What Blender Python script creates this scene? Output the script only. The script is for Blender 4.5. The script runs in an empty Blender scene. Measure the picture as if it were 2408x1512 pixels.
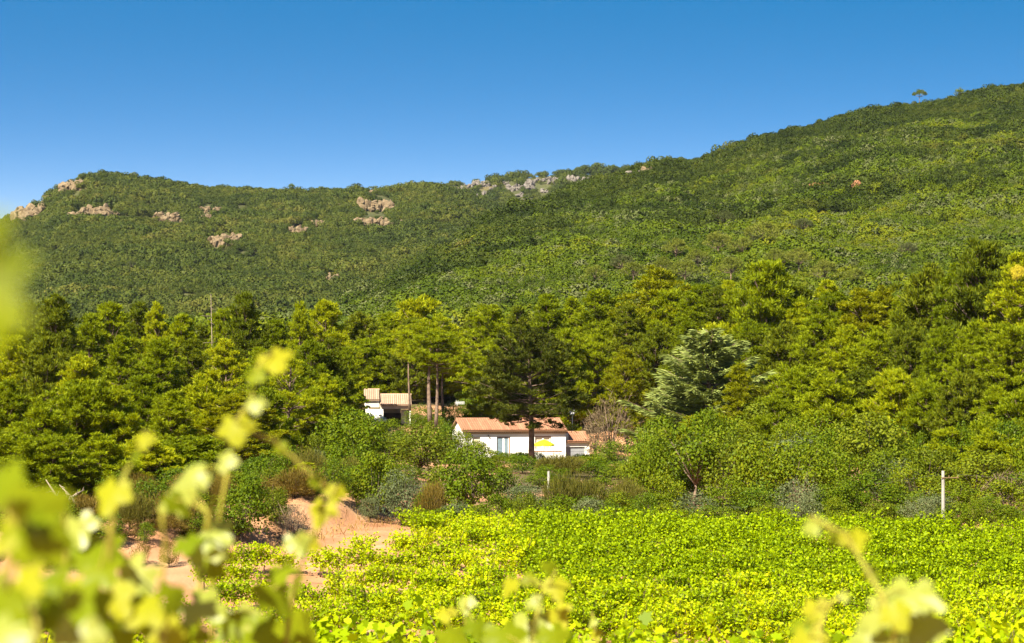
import bpy, math, random
import numpy as np
from mathutils import Vector, Matrix
R = math.radians
rng = np.random.default_rng(7)
random.seed(7)
sc = bpy.context.scene
COL = sc.collection

# ------------------------------------------------------------------ camera, sky, sun, exposure
HAZE = 0.00002
F = 5123.0                      # focal length in pixels of a 2408 px wide picture
HORIZON = 900.0
PITCH = math.atan((HORIZON - 756.0) / F)
cam_d = bpy.data.cameras.new('camera'); cam = bpy.data.objects.new('camera', cam_d); COL.objects.link(cam)
cam_d.sensor_width = 23.5; cam_d.lens = 50.0; cam_d.clip_start = 0.05; cam_d.clip_end = 20000
cam.location = (0, 0, 0); cam.rotation_euler = (math.pi / 2 + PITCH, 0, 0)
cam_d.dof.use_dof = True; cam_d.dof.focus_distance = 230.0; cam_d.dof.aperture_fstop = 2.7
sc.camera = cam

SUN_AZ, SUN_EL = R(36), R(46)   # behind the camera, to the left
world = bpy.data.worlds.new('World'); sc.world = world; world.use_nodes = True
wn, wl = world.node_tree.nodes, world.node_tree.links
wn.clear()
w_out = wn.new('ShaderNodeOutputWorld'); w_bg = wn.new('ShaderNodeBackground')
w_sky = wn.new('ShaderNodeTexSky'); w_sky.sky_type = 'NISHITA'; w_sky.sun_disc = False
w_sky.sun_elevation = SUN_EL; w_sky.sun_rotation = math.pi + SUN_AZ
w_sky.air_density = 1.0; w_sky.dust_density = 1.0; w_sky.ozone_density = 1.8; w_sky.altitude = 200
w_tc = wn.new('ShaderNodeTexCoord'); w_mul = wn.new('ShaderNodeVectorMath'); w_mul.operation = 'MULTIPLY'
w_mul.inputs[1].default_value = (1, 1, 5.7)
w_off = wn.new('ShaderNodeVectorMath'); w_off.operation = 'ADD'; w_off.inputs[1].default_value = (0, 0, -0.31)
w_max = wn.new('ShaderNodeVectorMath'); w_max.operation = 'MAXIMUM'; w_max.inputs[1].default_value = (-9, -9, 0.03)
w_nrm = wn.new('ShaderNodeVectorMath'); w_nrm.operation = 'NORMALIZE'
w_hsv = wn.new('ShaderNodeHueSaturation'); w_hsv.inputs['Saturation'].default_value = 1.49
wl.new(w_tc.outputs['Generated'], w_mul.inputs[0]); wl.new(w_mul.outputs[0], w_off.inputs[0]); wl.new(w_off.outputs[0], w_max.inputs[0]); wl.new(w_max.outputs[0], w_nrm.inputs[0])
wl.new(w_nrm.outputs[0], w_sky.inputs['Vector']); wl.new(w_sky.outputs[0], w_hsv.inputs['Color'])
w_gam = wn.new('ShaderNodeGamma'); w_gam.inputs['Gamma'].default_value = 0.7
wl.new(w_hsv.outputs[0], w_gam.inputs[0]); w_tint = wn.new('ShaderNodeMix'); w_tint.data_type = 'RGBA'; w_tint.blend_type = 'MULTIPLY'; w_tint.inputs[0].default_value = 1; w_tint.inputs[7].default_value = (.96, .945, 1.07, 1)
wl.new(w_gam.outputs[0], w_tint.inputs[6]); wl.new(w_tint.outputs[2], w_bg.inputs['Color']); wl.new(w_bg.outputs[0], w_out.inputs[0])
w_bg.inputs['Strength'].default_value = 0.065

sun_d = bpy.data.lights.new('sun', 'SUN'); sun = bpy.data.objects.new('sun', sun_d); COL.objects.link(sun)
sun_d.energy = 4.2; sun_d.angle = R(0.5); sun_d.color = (1.0, 0.90, 0.70)
sdir = Vector((-math.sin(SUN_AZ) * math.cos(SUN_EL), -math.cos(SUN_AZ) * math.cos(SUN_EL), math.sin(SUN_EL)))
sun.rotation_euler = sdir.to_track_quat('Z', 'Y').to_euler()
sun.location = (-30, -50, 60)

vs = sc.view_settings
vs.view_transform = 'Standard'; vs.look = 'None'; vs.gamma = 1.0; vs.use_curve_mapping = False
vs.exposure = 2.1
sc.cycles.use_denoising = True
sc.cycles.max_bounces = 6; sc.cycles.diffuse_bounces = 3; sc.cycles.transmission_bounces = 4
sc.cycles.transparent_max_bounces = 12

# ------------------------------------------------------------------ helpers
CP, SP = math.cos(PITCH), math.sin(PITCH)
def ray(px, py):
    cx, cy = (px - 1204.0) / F, (756.0 - py) / F
    return cx, CP - cy * SP, SP + cy * CP
def at(px, py, Y):
    a, b, c = ray(px, py); k = Y / b
    return Vector((a * k, Y, c * k))
def zat(py, Y): return at(1204, py, Y).z

def sst(e0, e1, v):
    t = np.clip((np.asarray(v, float) - e0) / (e1 - e0), 0, 1); return t * t * (3 - 2 * t)
GY = [-60, 0, 6, 14, 20, 32, 50, 75, 85, 94, 113, 119, 126, 140, 200, 212, 232, 248, 265, 300, 350, 420, 520]
GZ = [-1.2, -1.75, -1.95, -2.9, -3.7, -4.9, -7.8, -11.4, -12.2, -11.16, -8.82, -8.4, -8.1, -7.9, -7.8, -7.7, -7.6, -5.4, -4.0, -1.0, 1.5, 3.0, 3.0]
# smoothed ground profile
_yy = np.linspace(-60, 520, 1161)
_zz = np.interp(_yy, GY, GZ); _k = np.hanning(15); _k /= _k.sum()
_zz = np.convolve(np.pad(_zz, 7, mode='edge'), _k, mode='valid')
FX = [-60, -30, -19, -13.5, -6.5, -4.5]; FY = [100, 103, 108.5, 115, 129, 150]
def G(x, y):
    x = np.asarray(x, float); y = np.asarray(y, float)
    z = np.interp(y, _yy, _zz)
    foot = np.interp(x, FX, FY)
    bank = 1.3 * sst(0, 5.5, y - foot) * sst(6.0, 10.5, -x) * (1 - 0.75 * sst(150, 190, y))
    z = z + bank 
    z = z + 0.16 * np.clip(x - 12, 0, 45) * sst(140, 215, y) * (1 - .9 * sst(255, 330, y))
    z = z + bank * .10 * (np.sin(x * 2.3 + y) + np.sin(x * 3.7 - y * 1.9) * .7 + np.sin(y * 2.9 + x * .7))
    z = z + 0.10 * np.sin(x * .55 + y * .21) * sst(96, 130, y) + 0.05 * np.sin(x * 1.3 - y * .9)
    return z
def gz(x, y): return float(G(x, y))
def ground_px(px, py, y0=90.0, y1=300.0):
    a, b, c = ray(px, py)
    Y = np.linspace(y0, y1, 2200); k = Y / b
    hit = np.nonzero(G(a * k, Y) >= c * k)[0]
    Yh = Y[hit[0]] if len(hit) else y1
    x = a * Yh / b
    return Vector((x, Yh, gz(x, Yh)))

def mesh(name, V, Fc, mats, mi=None, smooth=False):
    me = bpy.data.meshes.new(name)
    V = np.asarray(V, np.float32)
    if isinstance(Fc, np.ndarray):
        n, k = Fc.shape
        me.vertices.add(len(V)); me.vertices.foreach_set('co', V.ravel())
        me.loops.add(n * k); me.loops.foreach_set('vertex_index', Fc.astype(np.int32).ravel())
        me.polygons.add(n); me.polygons.foreach_set('loop_start', np.arange(0, n * k, k, dtype=np.int32))
        me.update(calc_edges=True)
    else:
        me.from_pydata([tuple(v) for v in V.tolist()], [], Fc)
    if not isinstance(mats, (list, tuple)): mats = [mats]
    for m in mats: me.materials.append(m)
    if mi is not None: me.polygons.foreach_set('material_index', np.asarray(mi, np.int32))
    if smooth: me.polygons.foreach_set('use_smooth', np.ones(len(me.polygons), bool))
    me.update()
    return me
def obj(name, me, parent=None, loc=None):
    o = bpy.data.objects.new(name, me); COL.objects.link(o)
    if parent: o.parent = parent
    if loc is not None: o.location = loc
    return o
def tag(o, label=None, cat=None, group=None, kind=None):
    if label: o['label'] = label
    if cat: o['category'] = cat
    if group: o['group'] = group
    if kind: o['kind'] = kind
    return o
def thing(name, label, cat, loc, rz=0, scale=(1, 1, 1), group=None):
    o = bpy.data.objects.new(name, None); COL.objects.link(o)
    o.empty_display_size = .3
    o.location = loc; o.rotation_euler = (0, 0, rz); o.scale = scale
    return tag(o, label, cat, group)

class MB:
    """collects boxes, tubes and faces into one mesh"""
    def __init__(s): s.v = []; s.f = []
    def add(s, V, Fc):
        b = len(s.v); s.v += [tuple(v) for v in V]; s.f += [tuple(i + b for i in q) for q in Fc]; return s
    def box(s, x0, x1, y0, y1, z0, z1):
        return s.add([(x0, y0, z0), (x1, y0, z0), (x1, y1, z0), (x0, y1, z0), (x0, y0, z1), (x1, y0, z1), (x1, y1, z1), (x0, y1, z1)],
                     [(0, 3, 2, 1), (4, 5, 6, 7), (0, 1, 5, 4), (1, 2, 6, 5), (2, 3, 7, 6), (3, 0, 4, 7)])
    def tube(s, pts, rad, n=6):
        V, Fc = tube(pts, rad, n); return s.add(V, Fc)
    def build(s, name, mat, parent=None, smooth=False, loc=None):
        return obj(name, mesh(name, np.array(s.v), s.f, mat, smooth=smooth), parent, loc)
def tube(pts, rad, n=6):
    pts = [Vector(p) for p in pts]; V = []; Fc = []
    for i, p in enumerate(pts):
        d = (pts[min(i + 1, len(pts) - 1)] - pts[max(i - 1, 0)]).normalized()
        a = d.cross(Vector((0.13, 0.31, 0.94)) if abs(d.z) < .9 else Vector((1, 0, 0))).normalized(); b = d.cross(a)
        for k in range(n):
            t = 2 * math.pi * k / n
            V.append(p + (a * math.cos(t) + b * math.sin(t)) * rad[i])
    for i in range(len(pts) - 1):
        for k in range(n):
            Fc.append((i * n + k, i * n + (k + 1) % n, (i + 1) * n + (k + 1) % n, (i + 1) * n + k))
    Fc.append(tuple(range(n))[::-1]); Fc.append(tuple((len(pts) - 1) * n + k for k in range(n)))
    return V, Fc

ORD = ['first', 'second', 'third', 'fourth', 'fifth', 'sixth', 'seventh', 'eighth', 'ninth', 'tenth', 'eleventh', 'twelfth', 'thirteenth',
       'fourteenth', 'fifteenth', 'sixteenth', 'seventeenth', 'eighteenth', 'nineteenth', 'twentieth']
def ordinal(i):
    if i < 20: return ORD[i]
    if i >= 99: return 'one hundred and ' + (ORD[i - 100] if i >= 100 else 'zeroth') if i != 99 else 'hundredth'
    tens = ['', '', 'twenty', 'thirty', 'forty', 'fifty', 'sixty', 'seventy', 'eighty', 'ninety'][(i + 1) // 10]
    if (i + 1) % 10 == 0: return tens[:-1] + 'ieth'
    return tens + '-' + ORD[(i + 1) % 10 - 1]

# ------------------------------------------------------------------ materials
def new_mat(name):
    m = bpy.data.materials.new(name); m.use_nodes = True
    nt = m.node_tree; nt.nodes.clear()
    return m, nt.nodes, nt.links, nt.nodes.new('ShaderNodeOutputMaterial')
def ramp(N, stops):
    r = N.new('ShaderNodeValToRGB'); e = r.color_ramp.elements
    while len(e) < len(stops): e.new(0.5)
    for i, (p, c) in enumerate(stops): e[i].position = p; e[i].color = (*c, 1)
    return r
def foliage(name, stops, trans=0.3, hue_obj=0.5, rough=0.55, noise=0.0, spec=0.08):
    """leaf colour: each leaf (mesh island) and each plant takes its own tone from the ramp"""
    m, N, L, out = new_mat(name)
    geo = N.new('ShaderNodeNewGeometry'); oi = N.new('ShaderNodeObjectInfo')
    mx = N.new('ShaderNodeMix'); mx.data_type = 'FLOAT'; mx.inputs[0].default_value = hue_obj
    L.new(geo.outputs['Random Per Island'], mx.inputs[2]); L.new(oi.outputs['Random'], mx.inputs[3])
    fac = mx.outputs[0]
    if noise:
        tn = N.new('ShaderNodeTexNoise'); tn.inputs['Scale'].default_value = noise; tn.inputs['Detail'].default_value = 3
        L.new(geo.outputs['Position'], tn.inputs['Vector'])
        mr = N.new('ShaderNodeMapRange'); mr.inputs[1].default_value = .3; mr.inputs[2].default_value = .7
        L.new(tn.outputs[0], mr.inputs[0])
        m2 = N.new('ShaderNodeMix'); m2.data_type = 'FLOAT'; m2.inputs[0].default_value = .5
        L.new(fac, m2.inputs[2]); L.new(mr.outputs[0], m2.inputs[3]); fac = m2.outputs[0]
    r = ramp(N, stops); L.new(fac, r.inputs[0])
    p = N.new('ShaderNodeBsdfPrincipled'); p.inputs['Roughness'].default_value = rough
    p.inputs['Specular IOR Level'].default_value = spec
    L.new(r.outputs[0], p.inputs['Base Color'])
    t = N.new('ShaderNodeBsdfTranslucent')
    br = N.new('ShaderNodeMix'); br.data_type = 'RGBA'; br.blend_type = 'MULTIPLY'; br.inputs[0].default_value = 1
    br.inputs[7].default_value = (1.5, 1.35, .6, 1)
    L.new(r.outputs[0], br.inputs[6]); L.new(br.outputs[2], t.inputs[0])
    ms = N.new('ShaderNodeMixShader'); ms.inputs[0].default_value = trans
    L.new(p.outputs[0], ms.inputs[1]); L.new(t.outputs[0], ms.inputs[2]); L.new(ms.outputs[0], out.inputs[0])
    return m
def surface(name, stops, scale=2.0, rough=0.9, bump=0.3, bscale=None, detail=8, coords='Position', spec=0.2, stretch=(1, 1, 1)):
    m, N, L, out = new_mat(name)
    if coords == 'Position': src = N.new('ShaderNodeNewGeometry').outputs['Position']
    else: src = N.new('ShaderNodeTexCoord').outputs['Object']
    mp = N.new('ShaderNodeMapping'); mp.inputs['Scale'].default_value = stretch; L.new(src, mp.inputs[0])
    tn = N.new('ShaderNodeTexNoise'); tn.inputs['Scale'].default_value = scale; tn.inputs['Detail'].default_value = detail
    L.new(mp.outputs[0], tn.inputs['Vector'])
    r = ramp(N, stops); L.new(tn.outputs[0], r.inputs[0])
    p = N.new('ShaderNodeBsdfPrincipled'); p.inputs['Roughness'].default_value = rough; p.inputs['Specular IOR Level'].default_value = spec
    L.new(r.outputs[0], p.inputs['Base Color'])
    if bump:
        b = N.new('ShaderNodeBump'); b.inputs['Strength'].default_value = bump; b.inputs['Distance'].default_value = .1
        t2 = N.new('ShaderNodeTexNoise'); t2.inputs['Scale'].default_value = bscale or scale * 5; t2.inputs['Detail'].default_value = 6
        L.new(mp.outputs[0], t2.inputs['Vector']); L.new(t2.outputs[0], b.inputs['Height']); L.new(b.outputs[0], p.inputs['Normal'])
    L.new(p.outputs[0], out.inputs[0])
    return m

M = {}
M['pine'] = foliage('pine_needles', [(0, (0.069, 0.103, 0.002)), (.35, (0.143, 0.185, 0.003)), (.7, (0.230, 0.271, 0.004)), (1, (0.347, 0.341, 0.005))], 0.35, .55)
M['pine_yellow'] = foliage('yellow_pine_needles', [(0, (0.094, 0.114, 0.002)), (.5, (0.182, 0.199, 0.003)), (1, (0.255, 0.249, 0.005))], 0.35, .3)
M['pine_dark'] = foliage('dark_pine_needles', [(0, (0.051, 0.077, 0.005)), (.5, (0.104, 0.132, 0.005)), (1, (0.184, 0.200, 0.008))], 0.3, .3)
M['cedar'] = foliage('blue_cedar_needles', [(0, (0.118, 0.156, 0.045)), (.5, (0.194, 0.239, 0.063)), (1, (0.289, 0.331, 0.086))], .15, .2)
M['oak'] = foliage('oak_leaves', [(0, (0.031, 0.061, 0.001)), (.4, (0.070, 0.110, 0.002)), (.8, (0.122, 0.155, 0.004)), (1, (0.180, 0.187, 0.004))], .25, .45)
M['oak_light'] = foliage('pale_oak_leaves', [(0, (0.050, 0.078, 0.004)), (.5, (0.100, 0.128, 0.005)), (1, (0.150, 0.174, 0.007))], .25, .3)
M['laurel'] = foliage('glossy_shrub_leaves', [(0, (0.034, 0.070, 0.004)), (.5, (0.075, 0.122, 0.005)), (1, (0.147, 0.175, 0.008))], .25, .3, rough=.4)
M['grey_leaf'] = foliage('grey_green_leaves', [(0, (0.055, 0.075, 0.032)), (.5, (0.092, 0.114, 0.048)), (1, (0.138, 0.154, 0.061))], .2, .3)
M['broom'] = foliage('broom_twigs', [(0, (0.051, 0.056, 0.009)), (.5, (0.097, 0.093, 0.014)), (1, (0.153, 0.136, 0.022))], .2, .3)
M['rust'] = foliage('rusty_scrub', [(0, (0.064, 0.051, 0.010)), (.5, (0.128, 0.089, 0.015)), (1, (0.170, 0.128, 0.025))], .2, .3)
M['dry'] = foliage('dry_twigs', [(0, (0.079, 0.056, 0.030)), (.5, (0.122, 0.090, 0.051)), (1, (0.171, 0.135, 0.078))], .05, .3)
M['vine'] = foliage('vine_leaves', [(0, (0.084, 0.141, 0.001)), (.4, (0.271, 0.374, 0.002)), (.8, (0.401, 0.461, 0.003)), (1, (0.523, 0.505, 0.005))], 0.42, .5, rough=.45)
M['fg_green'] = foliage('near_vine_leaf', [(0, (0.114, 0.176, 0.004)), (1, (0.194, 0.238, 0.006))], .5, .5, rough=.4)
M['fg_pale'] = foliage('near_vine_leaf_sunlit_pale', [(0, (0.199, 0.250, 0.032)), (1, (0.282, 0.307, 0.054))], .4, .5, rough=.35, spec=.25)  # pale leaf undersides, with the sunlit sheen put into the colour
M['fg_yellow'] = foliage('near_vine_leaf_yellow', [(0, (0.233, 0.258, 0.006)), (1, (0.285, 0.296, 0.016))], .45, .5, rough=.45)
M['flower'] = foliage('yellow_blossom', [(0, (0.450, 0.380, 0.020)), (1, (0.550, 0.475, 0.048))], .2, .3)
M['maquis'] = foliage('maquis_leaves', [(0, (0.015, 0.028, 0.001)), (.25, (0.035, 0.056, 0.002)), (.6, (0.067, 0.093, 0.002)), (.88, (0.109, 0.121, 0.003)), (1, (0.138, 0.117, 0.008))], .12, .90, noise=.03)
M['maquis_far'] = foliage('far_maquis_leaves', [(0, (0.016, 0.027, 0.003)), (.35, (0.034, 0.050, 0.005)), (.7, (0.061, 0.074, 0.008)), (.92, (0.091, 0.090, 0.013)), (1, (0.112, 0.094, 0.023))], .12, .90, noise=.02)
M['maquis_dark'] = foliage('dark_scrub_leaves', [(0, (0.006, 0.014, 0.001)), (.3, (0.018, 0.029, 0.001)), (.65, (0.036, 0.051, 0.003)), (.9, (0.061, 0.067, 0.005)), (1, (0.071, 0.061, 0.014))], .1, .90, noise=.03)
M['dry_far'] = foliage('grey_scrub', [(0, (0.040, 0.053, 0.012)), (.6, (0.073, 0.088, 0.024)), (1, (0.100, 0.101, 0.045))], .05, .5)
M['umbrella_pine'] = foliage('umbrella_pine_needles', [(0, (0.074, 0.094, 0.011)), (.5, (0.126, 0.149, 0.016)), (1, (0.184, 0.189, 0.032))], .15, .3)
M['bark'] = surface('pine_bark', [(.3, (0.088, 0.060, 0.044)), (.7, (0.216, 0.152, 0.112))], 3, .95, .6, 12)
M['bark_dark'] = surface('dark_bark', [(.3, (.04, .03, .022)), (.7, (.13, .09, .065))], 3, .95, .6, 12)
M['dead_wood'] = surface('bleached_wood', [(.3, (0.160, 0.124, 0.088)), (.7, (0.256, 0.208, 0.160))], 4, .9, .3)
M['vine_wood'] = surface('vine_wood', [(.3, (.07, .045, .03)), (.7, (.17, .11, .07))], 20, .95, .4)
M['shoot'] = surface('green_shoot', [(.3, (.20, .20, .02)), (.7, (.30, .26, .04))], 20, .6, .1)
M['soil'] = surface('red_soil', [(.25, (0.208, 0.097, 0.046)), (.45, (0.299, 0.151, 0.076)), (.6, (0.340, 0.185, 0.097)), (.78, (0.398, 0.255, 0.139))], .35, .95, .5, 6)
M['hill_soil'] = surface('hill_soil', [(.3, (0.032, 0.036, 0.011)), (.6, (0.060, 0.064, 0.019)), (.8, (0.128, 0.092, 0.048))], .02, .95, .3, .2)
M['rock_warm'] = surface('warm_rock', [(.3, (0.076, 0.051, 0.029)), (.5, (0.142, 0.104, 0.060)), (.75, (0.198, 0.154, 0.097))], .55, .95, 1.0, 1.6)
M['rock_grey'] = surface('grey_rock', [(.3, (0.070, 0.059, 0.051)), (.5, (0.129, 0.113, 0.099)), (.75, (0.182, 0.166, 0.149))], .5, .95, 1.0, 1.4)
M['wall'] = surface('white_render', [(.3, (0.703, 0.684, 0.646)), (.7, (0.750, 0.750, 0.731))], .8, .9, .1, 30)
M['wall_beam'] = surface('beam_and_shaded_render', [(.3, (.44, .38, .32)), (.7, (.54, .47, .40))], .8, .9, .1, 30)  # porch beam colour, also paints shade onto the porch walls
M['tile'] = None
M['trim'] = surface('cream_trim', [(.3, (.52, .40, .28)), (.7, (.66, .52, .38))], 2, .85, .2)
M['shade_and_edge'] = surface('eave_shade_and_terracotta_edge', [(.3, (.30, .17, .11)), (.7, (.40, .24, .16))], 2, .85, .2)  # terrace edge colour, also paints the shadow under the eave
M['frame'] = surface('white_paint', [(.3, (.72, .72, .70)), (.7, (.80, .80, .78))], 3, .5, 0)
M['jamb'] = surface('brown_jamb', [(.3, (.22, .14, .10)), (.7, (.30, .20, .14))], 3, .7, 0)
M['shutter'] = surface('blue_grey_shutter', [(.3, (.12, .17, .21)), (.7, (.17, .23, .28))], 3, .6, 0)
M['curtain'] = surface('beige_curtain', [(.3, (0.520, 0.455, 0.351)), (.7, (0.676, 0.598, 0.481))], 6, .9, 0)
M['garage'] = surface('grey_garage_door', [(.3, (.19, .20, .22)), (.7, (.24, .25, .27))], 1.5, .6, 0)
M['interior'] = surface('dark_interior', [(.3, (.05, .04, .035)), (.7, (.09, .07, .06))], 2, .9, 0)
M['metal'] = surface('grey_metal', [(.3, (.35, .36, .37)), (.7, (.5, .51, .52))], 5, .45, 0)
M['stake'] = surface('galvanised_stake', [(.3, (.20, .23, .27)), (.7, (.30, .33, .37))], 5, .5, 0)
M['mast'] = surface('rusty_mast', [(.3, (0.132, 0.088, 0.040)), (.7, (0.180, 0.128, 0.064))], 5, .7, 0)
M['concrete'] = surface('pale_concrete', [(.3, (.24, .23, .21)), (.7, (.36, .35, .32))], 1.5, .9, .2)
M['parasol'] = foliage('yellow_canvas', [(0, (0.440, 0.468, 0.022)), (1, (0.496, 0.522, 0.029))], .35, .5)
M['dark'] = surface('dark_plastic', [(.3, (.03, .035, .05)), (.7, (.05, .055, .07))], 5, .5, 0)
M['box_white'] = surface('white_box_paint', [(.3, (.62, .58, .5)), (.7, (.72, .68, .6))], 5, .7, 0)
M['box_green'] = surface('green_box_paint', [(.3, (.10, .17, .12)), (.7, (.15, .23, .16))], 5, .7, 0)
M['wire'] = surface('black_wire', [(.3, (.05, .05, .05)), (.7, (.08, .08, .08))], 5, .6, 0)
M['grass'] = foliage('dry_grass_blades', [(0, (.20, .13, .03)), (.6, (.33, .22, .08)), (1, (.16, .17, .03))], .3, .2)
def tile_mat(name, a, b, c):
    m, N, L, out = new_mat(name)
    geo = N.new('ShaderNodeNewGeometry'); oi = N.new('ShaderNodeObjectInfo')
    tn = N.new('ShaderNodeTexNoise'); tn.inputs['Scale'].default_value = 2.2; tn.inputs['Detail'].default_value = 6
    L.new(geo.outputs['Position'], tn.inputs['Vector'])
    mx = N.new('ShaderNodeMix'); mx.data_type = 'FLOAT'; mx.inputs[0].default_value = .35
    L.new(tn.outputs[0], mx.inputs[2]); L.new(oi.outputs['Random'], mx.inputs[3])
    r = ramp(N, [(.2, a), (.5, b), (.8, c)]); L.new(mx.outputs[0], r.inputs[0])
    p = N.new('ShaderNodeBsdfPrincipled'); p.inputs['Roughness'].default_value = .85
    L.new(r.outputs[0], p.inputs['Base Color']); L.new(p.outputs[0], out.inputs[0])
    return m
M['tile'] = tile_mat('terracotta_tile', (.20, .085, .045), (.29, .135, .075), (.36, .19, .11))
M['tile_pale'] = tile_mat('pale_terracotta_tile', (.27, .165, .11), (.36, .24, .165), (.42, .31, .23))

# ------------------------------------------------------------------ the ground sheet
def grid_faces(nx, ny):
    i, j = np.meshgrid(np.arange(nx - 1), np.arange(ny - 1), indexing='ij')
    a = (i * ny + j).ravel()
    return np.stack([a, a + ny, a + ny + 1, a + 1], 1)
xs = np.concatenate([np.linspace(-400, -70, 24)[:-1], np.linspace(-70, 80, 301), np.linspace(80, 400, 24)[1:]])
ys = np.concatenate([np.linspace(-60, 90, 76)[:-1], np.linspace(90, 150, 151), np.linspace(150, 520, 150)[1:]])
X, Y = np.meshgrid(xs, ys, indexing='ij')
Z = G(X, Y) + rng.normal(0, .02, X.shape)
def soil_mat():
    m = M['soil']; N, L = m.node_tree.nodes, m.node_tree.links
    p = [n for n in N if n.type == 'BSDF_PRINCIPLED'][0]; src = p.inputs['Base Color'].links[0].from_socket
    geo = N.new('ShaderNodeNewGeometry'); sx = N.new('ShaderNodeSeparateXYZ'); L.new(geo.outputs['Position'], sx.inputs[0])
    tn = N.new('ShaderNodeTexNoise'); tn.inputs['Scale'].default_value = .09; tn.inputs['Detail'].default_value = 6; L.new(geo.outputs['Position'], tn.inputs['Vector'])
    mr = N.new('ShaderNodeMapRange'); mr.inputs[1].default_value = 134; mr.inputs[2].default_value = 150; L.new(sx.outputs[1], mr.inputs[0])
    m2 = N.new('ShaderNodeMapRange'); m2.inputs[1].default_value = .62; m2.inputs[2].default_value = .54; L.new(tn.outputs[0], m2.inputs[0])
    mu = N.new('ShaderNodeMath'); mu.operation = 'MULTIPLY'; L.new(mr.outputs[0], mu.inputs[0]); L.new(m2.outputs[0], mu.inputs[1])
    for cx, cy, cr in ((13, 244, 13), (-6.3, 268, 7), (-9, 246, 5)):
        dn = N.new('ShaderNodeVectorMath'); dn.operation = 'DISTANCE'; L.new(geo.outputs['Position'], dn.inputs[0]); dn.inputs[1].default_value = (cx, cy, -4)
        md = N.new('ShaderNodeMapRange'); md.inputs[1].default_value = cr * .8; md.inputs[2].default_value = cr * 1.1; L.new(dn.outputs['Value'], md.inputs[0])
        m3 = N.new('ShaderNodeMath'); m3.operation = 'MULTIPLY'; L.new(mu.outputs[0], m3.inputs[0]); L.new(md.outputs[0], m3.inputs[1]); mu = m3
    lt = N.new('ShaderNodeTexNoise'); lt.inputs['Scale'].default_value = 1.6; lt.inputs['Detail'].default_value = 8; L.new(geo.outputs['Position'], lt.inputs['Vector'])
    lr = ramp(N, [(.35, (.045, .032, .014)), (.5, (.10, .068, .032)), (.62, (.075, .070, .020)), (.75, (.15, .105, .055))]); L.new(lt.outputs[0], lr.inputs[0])
    mx = N.new('ShaderNodeMix'); mx.data_type = 'RGBA'; L.new(lr.outputs[0], mx.inputs[7])
    L.new(mu.outputs[0], mx.inputs[0]); L.new(src, mx.inputs[6]); L.new(mx.outputs[2], p.inputs['Base Color'])
soil_mat()
g = obj('ground', mesh('ground', np.stack([X, Y, Z], -1).reshape(-1, 3), grid_faces(len(xs), len(ys)), M['soil'], smooth=True))
tag(g, 'reddish bare earth of the vineyard and the forest floor', kind='structure')

# ------------------------------------------------------------------ hills
def vnoise(x, y, s, seed):
    r = np.random.default_rng(seed); z = np.zeros_like(x)
    for k in range(7):
        a = r.uniform(0, 2 * math.pi); f = r.uniform(.6, 1.7) / s
        z += np.sin((x * math.cos(a) + y * math.sin(a)) * 2 * math.pi * f + r.uniform(0, 6.28)) / 7
    return z
class Hill:
    def __init__(s, rx, ry, yx, y1, y0, py0, amp, seed, curve=1.0):
        s.rx, s.ry, s.yx, s.y1, s.y0, s.py0, s.amp, s.seed, s.curve = rx, ry, yx, y1, y0, py0, amp, seed, curve
    def pts(s, px, t):
        """px: picture column where the hill's base line runs; t 0 base, 1 ridge, over 1 the far side"""
        px = np.asarray(px, float); t = np.asarray(t, float)
        Y1 = np.interp(px, s.yx, s.y1); Yv = s.y0 + (Y1 - s.y0) * t
        z0 = (HORIZON - s.py0) / F * s.y0
        z1 = (HORIZON - np.interp(px, s.rx, s.ry)) / F * Y1
        tt = np.clip(t, 0, 1)
        zz = z0 + (z1 - z0) * (tt ** s.curve) - np.clip(t - 1, 0, 9) ** 1.5 * 260 - np.clip(-t, 0, 1) * 200
        x = (px - 1204) / F * Yv
        zz = zz + s.amp * vnoise(x, Yv, 170, s.seed) * np.sin(np.clip(t, 0, 1) * math.pi) + .35 * s.amp * vnoise(x, Yv, 45, s.seed + 1) * np.sin(np.clip(t, 0, 1) * math.pi)
        return x, Yv, zz
    def build(s, name, label, px0, px1, nx=160, nt=70):
        PX, T = np.meshgrid(np.linspace(px0, px1, nx), np.linspace(-.12, 1.35, nt), indexing='ij')
        x, y, z = s.pts(PX, T)
        o = obj(name, mesh(name, np.stack([x, y, z], -1).reshape(-1, 3), grid_faces(nx, nt), M['hill_soil'], smooth=True))
        tag(o, label, kind='structure')
        return o
    def find(s, px, py):
        """the point of the slope seen at a picture position"""
        t = np.linspace(0.02, 1, 600); x, y, z = s.pts(np.full(600, px), t)
        v = HORIZON - z / y * F
        i = int(np.argmin(np.abs(v - py))); return Vector((x[i], y[i], z[i]))
H_right = Hill([-600, 400, 600, 800, 1000, 1180, 1250, 1330, 1450, 1500, 1560, 1650, 1750, 1850, 1950, 2080, 2160, 2260, 2330, 2408, 2700, 3200],
               [880, 860, 830, 752, 628, 520, 492, 463, 421, 406, 389, 381, 351, 319, 296, 268, 253, 241, 226, 204, 150, 110],
               [-600, 600, 1000, 1200, 1650, 2080, 2400, 3200], [560, 580, 680, 780, 950, 1000, 1040, 1100], 400, 800, 8.0, 3, 1.05)
H_left = Hill([-900, -400, -100, 0, 24, 36, 60, 100, 112, 135, 165, 190, 290, 330, 450, 560, 690, 800, 900, 960, 1010, 1080, 1200, 1300, 1700],
              [680, 640, 560, 528, 518, 500, 494, 482, 466, 447, 428, 420, 421, 431, 446, 452, 454, 455, 454, 448, 445, 463, 500, 540, 620],
              [-900, 0, 1000, 1700], [1350, 1450, 1560, 1560], 800, 850, 9.0, 11, 1.0)
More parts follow.
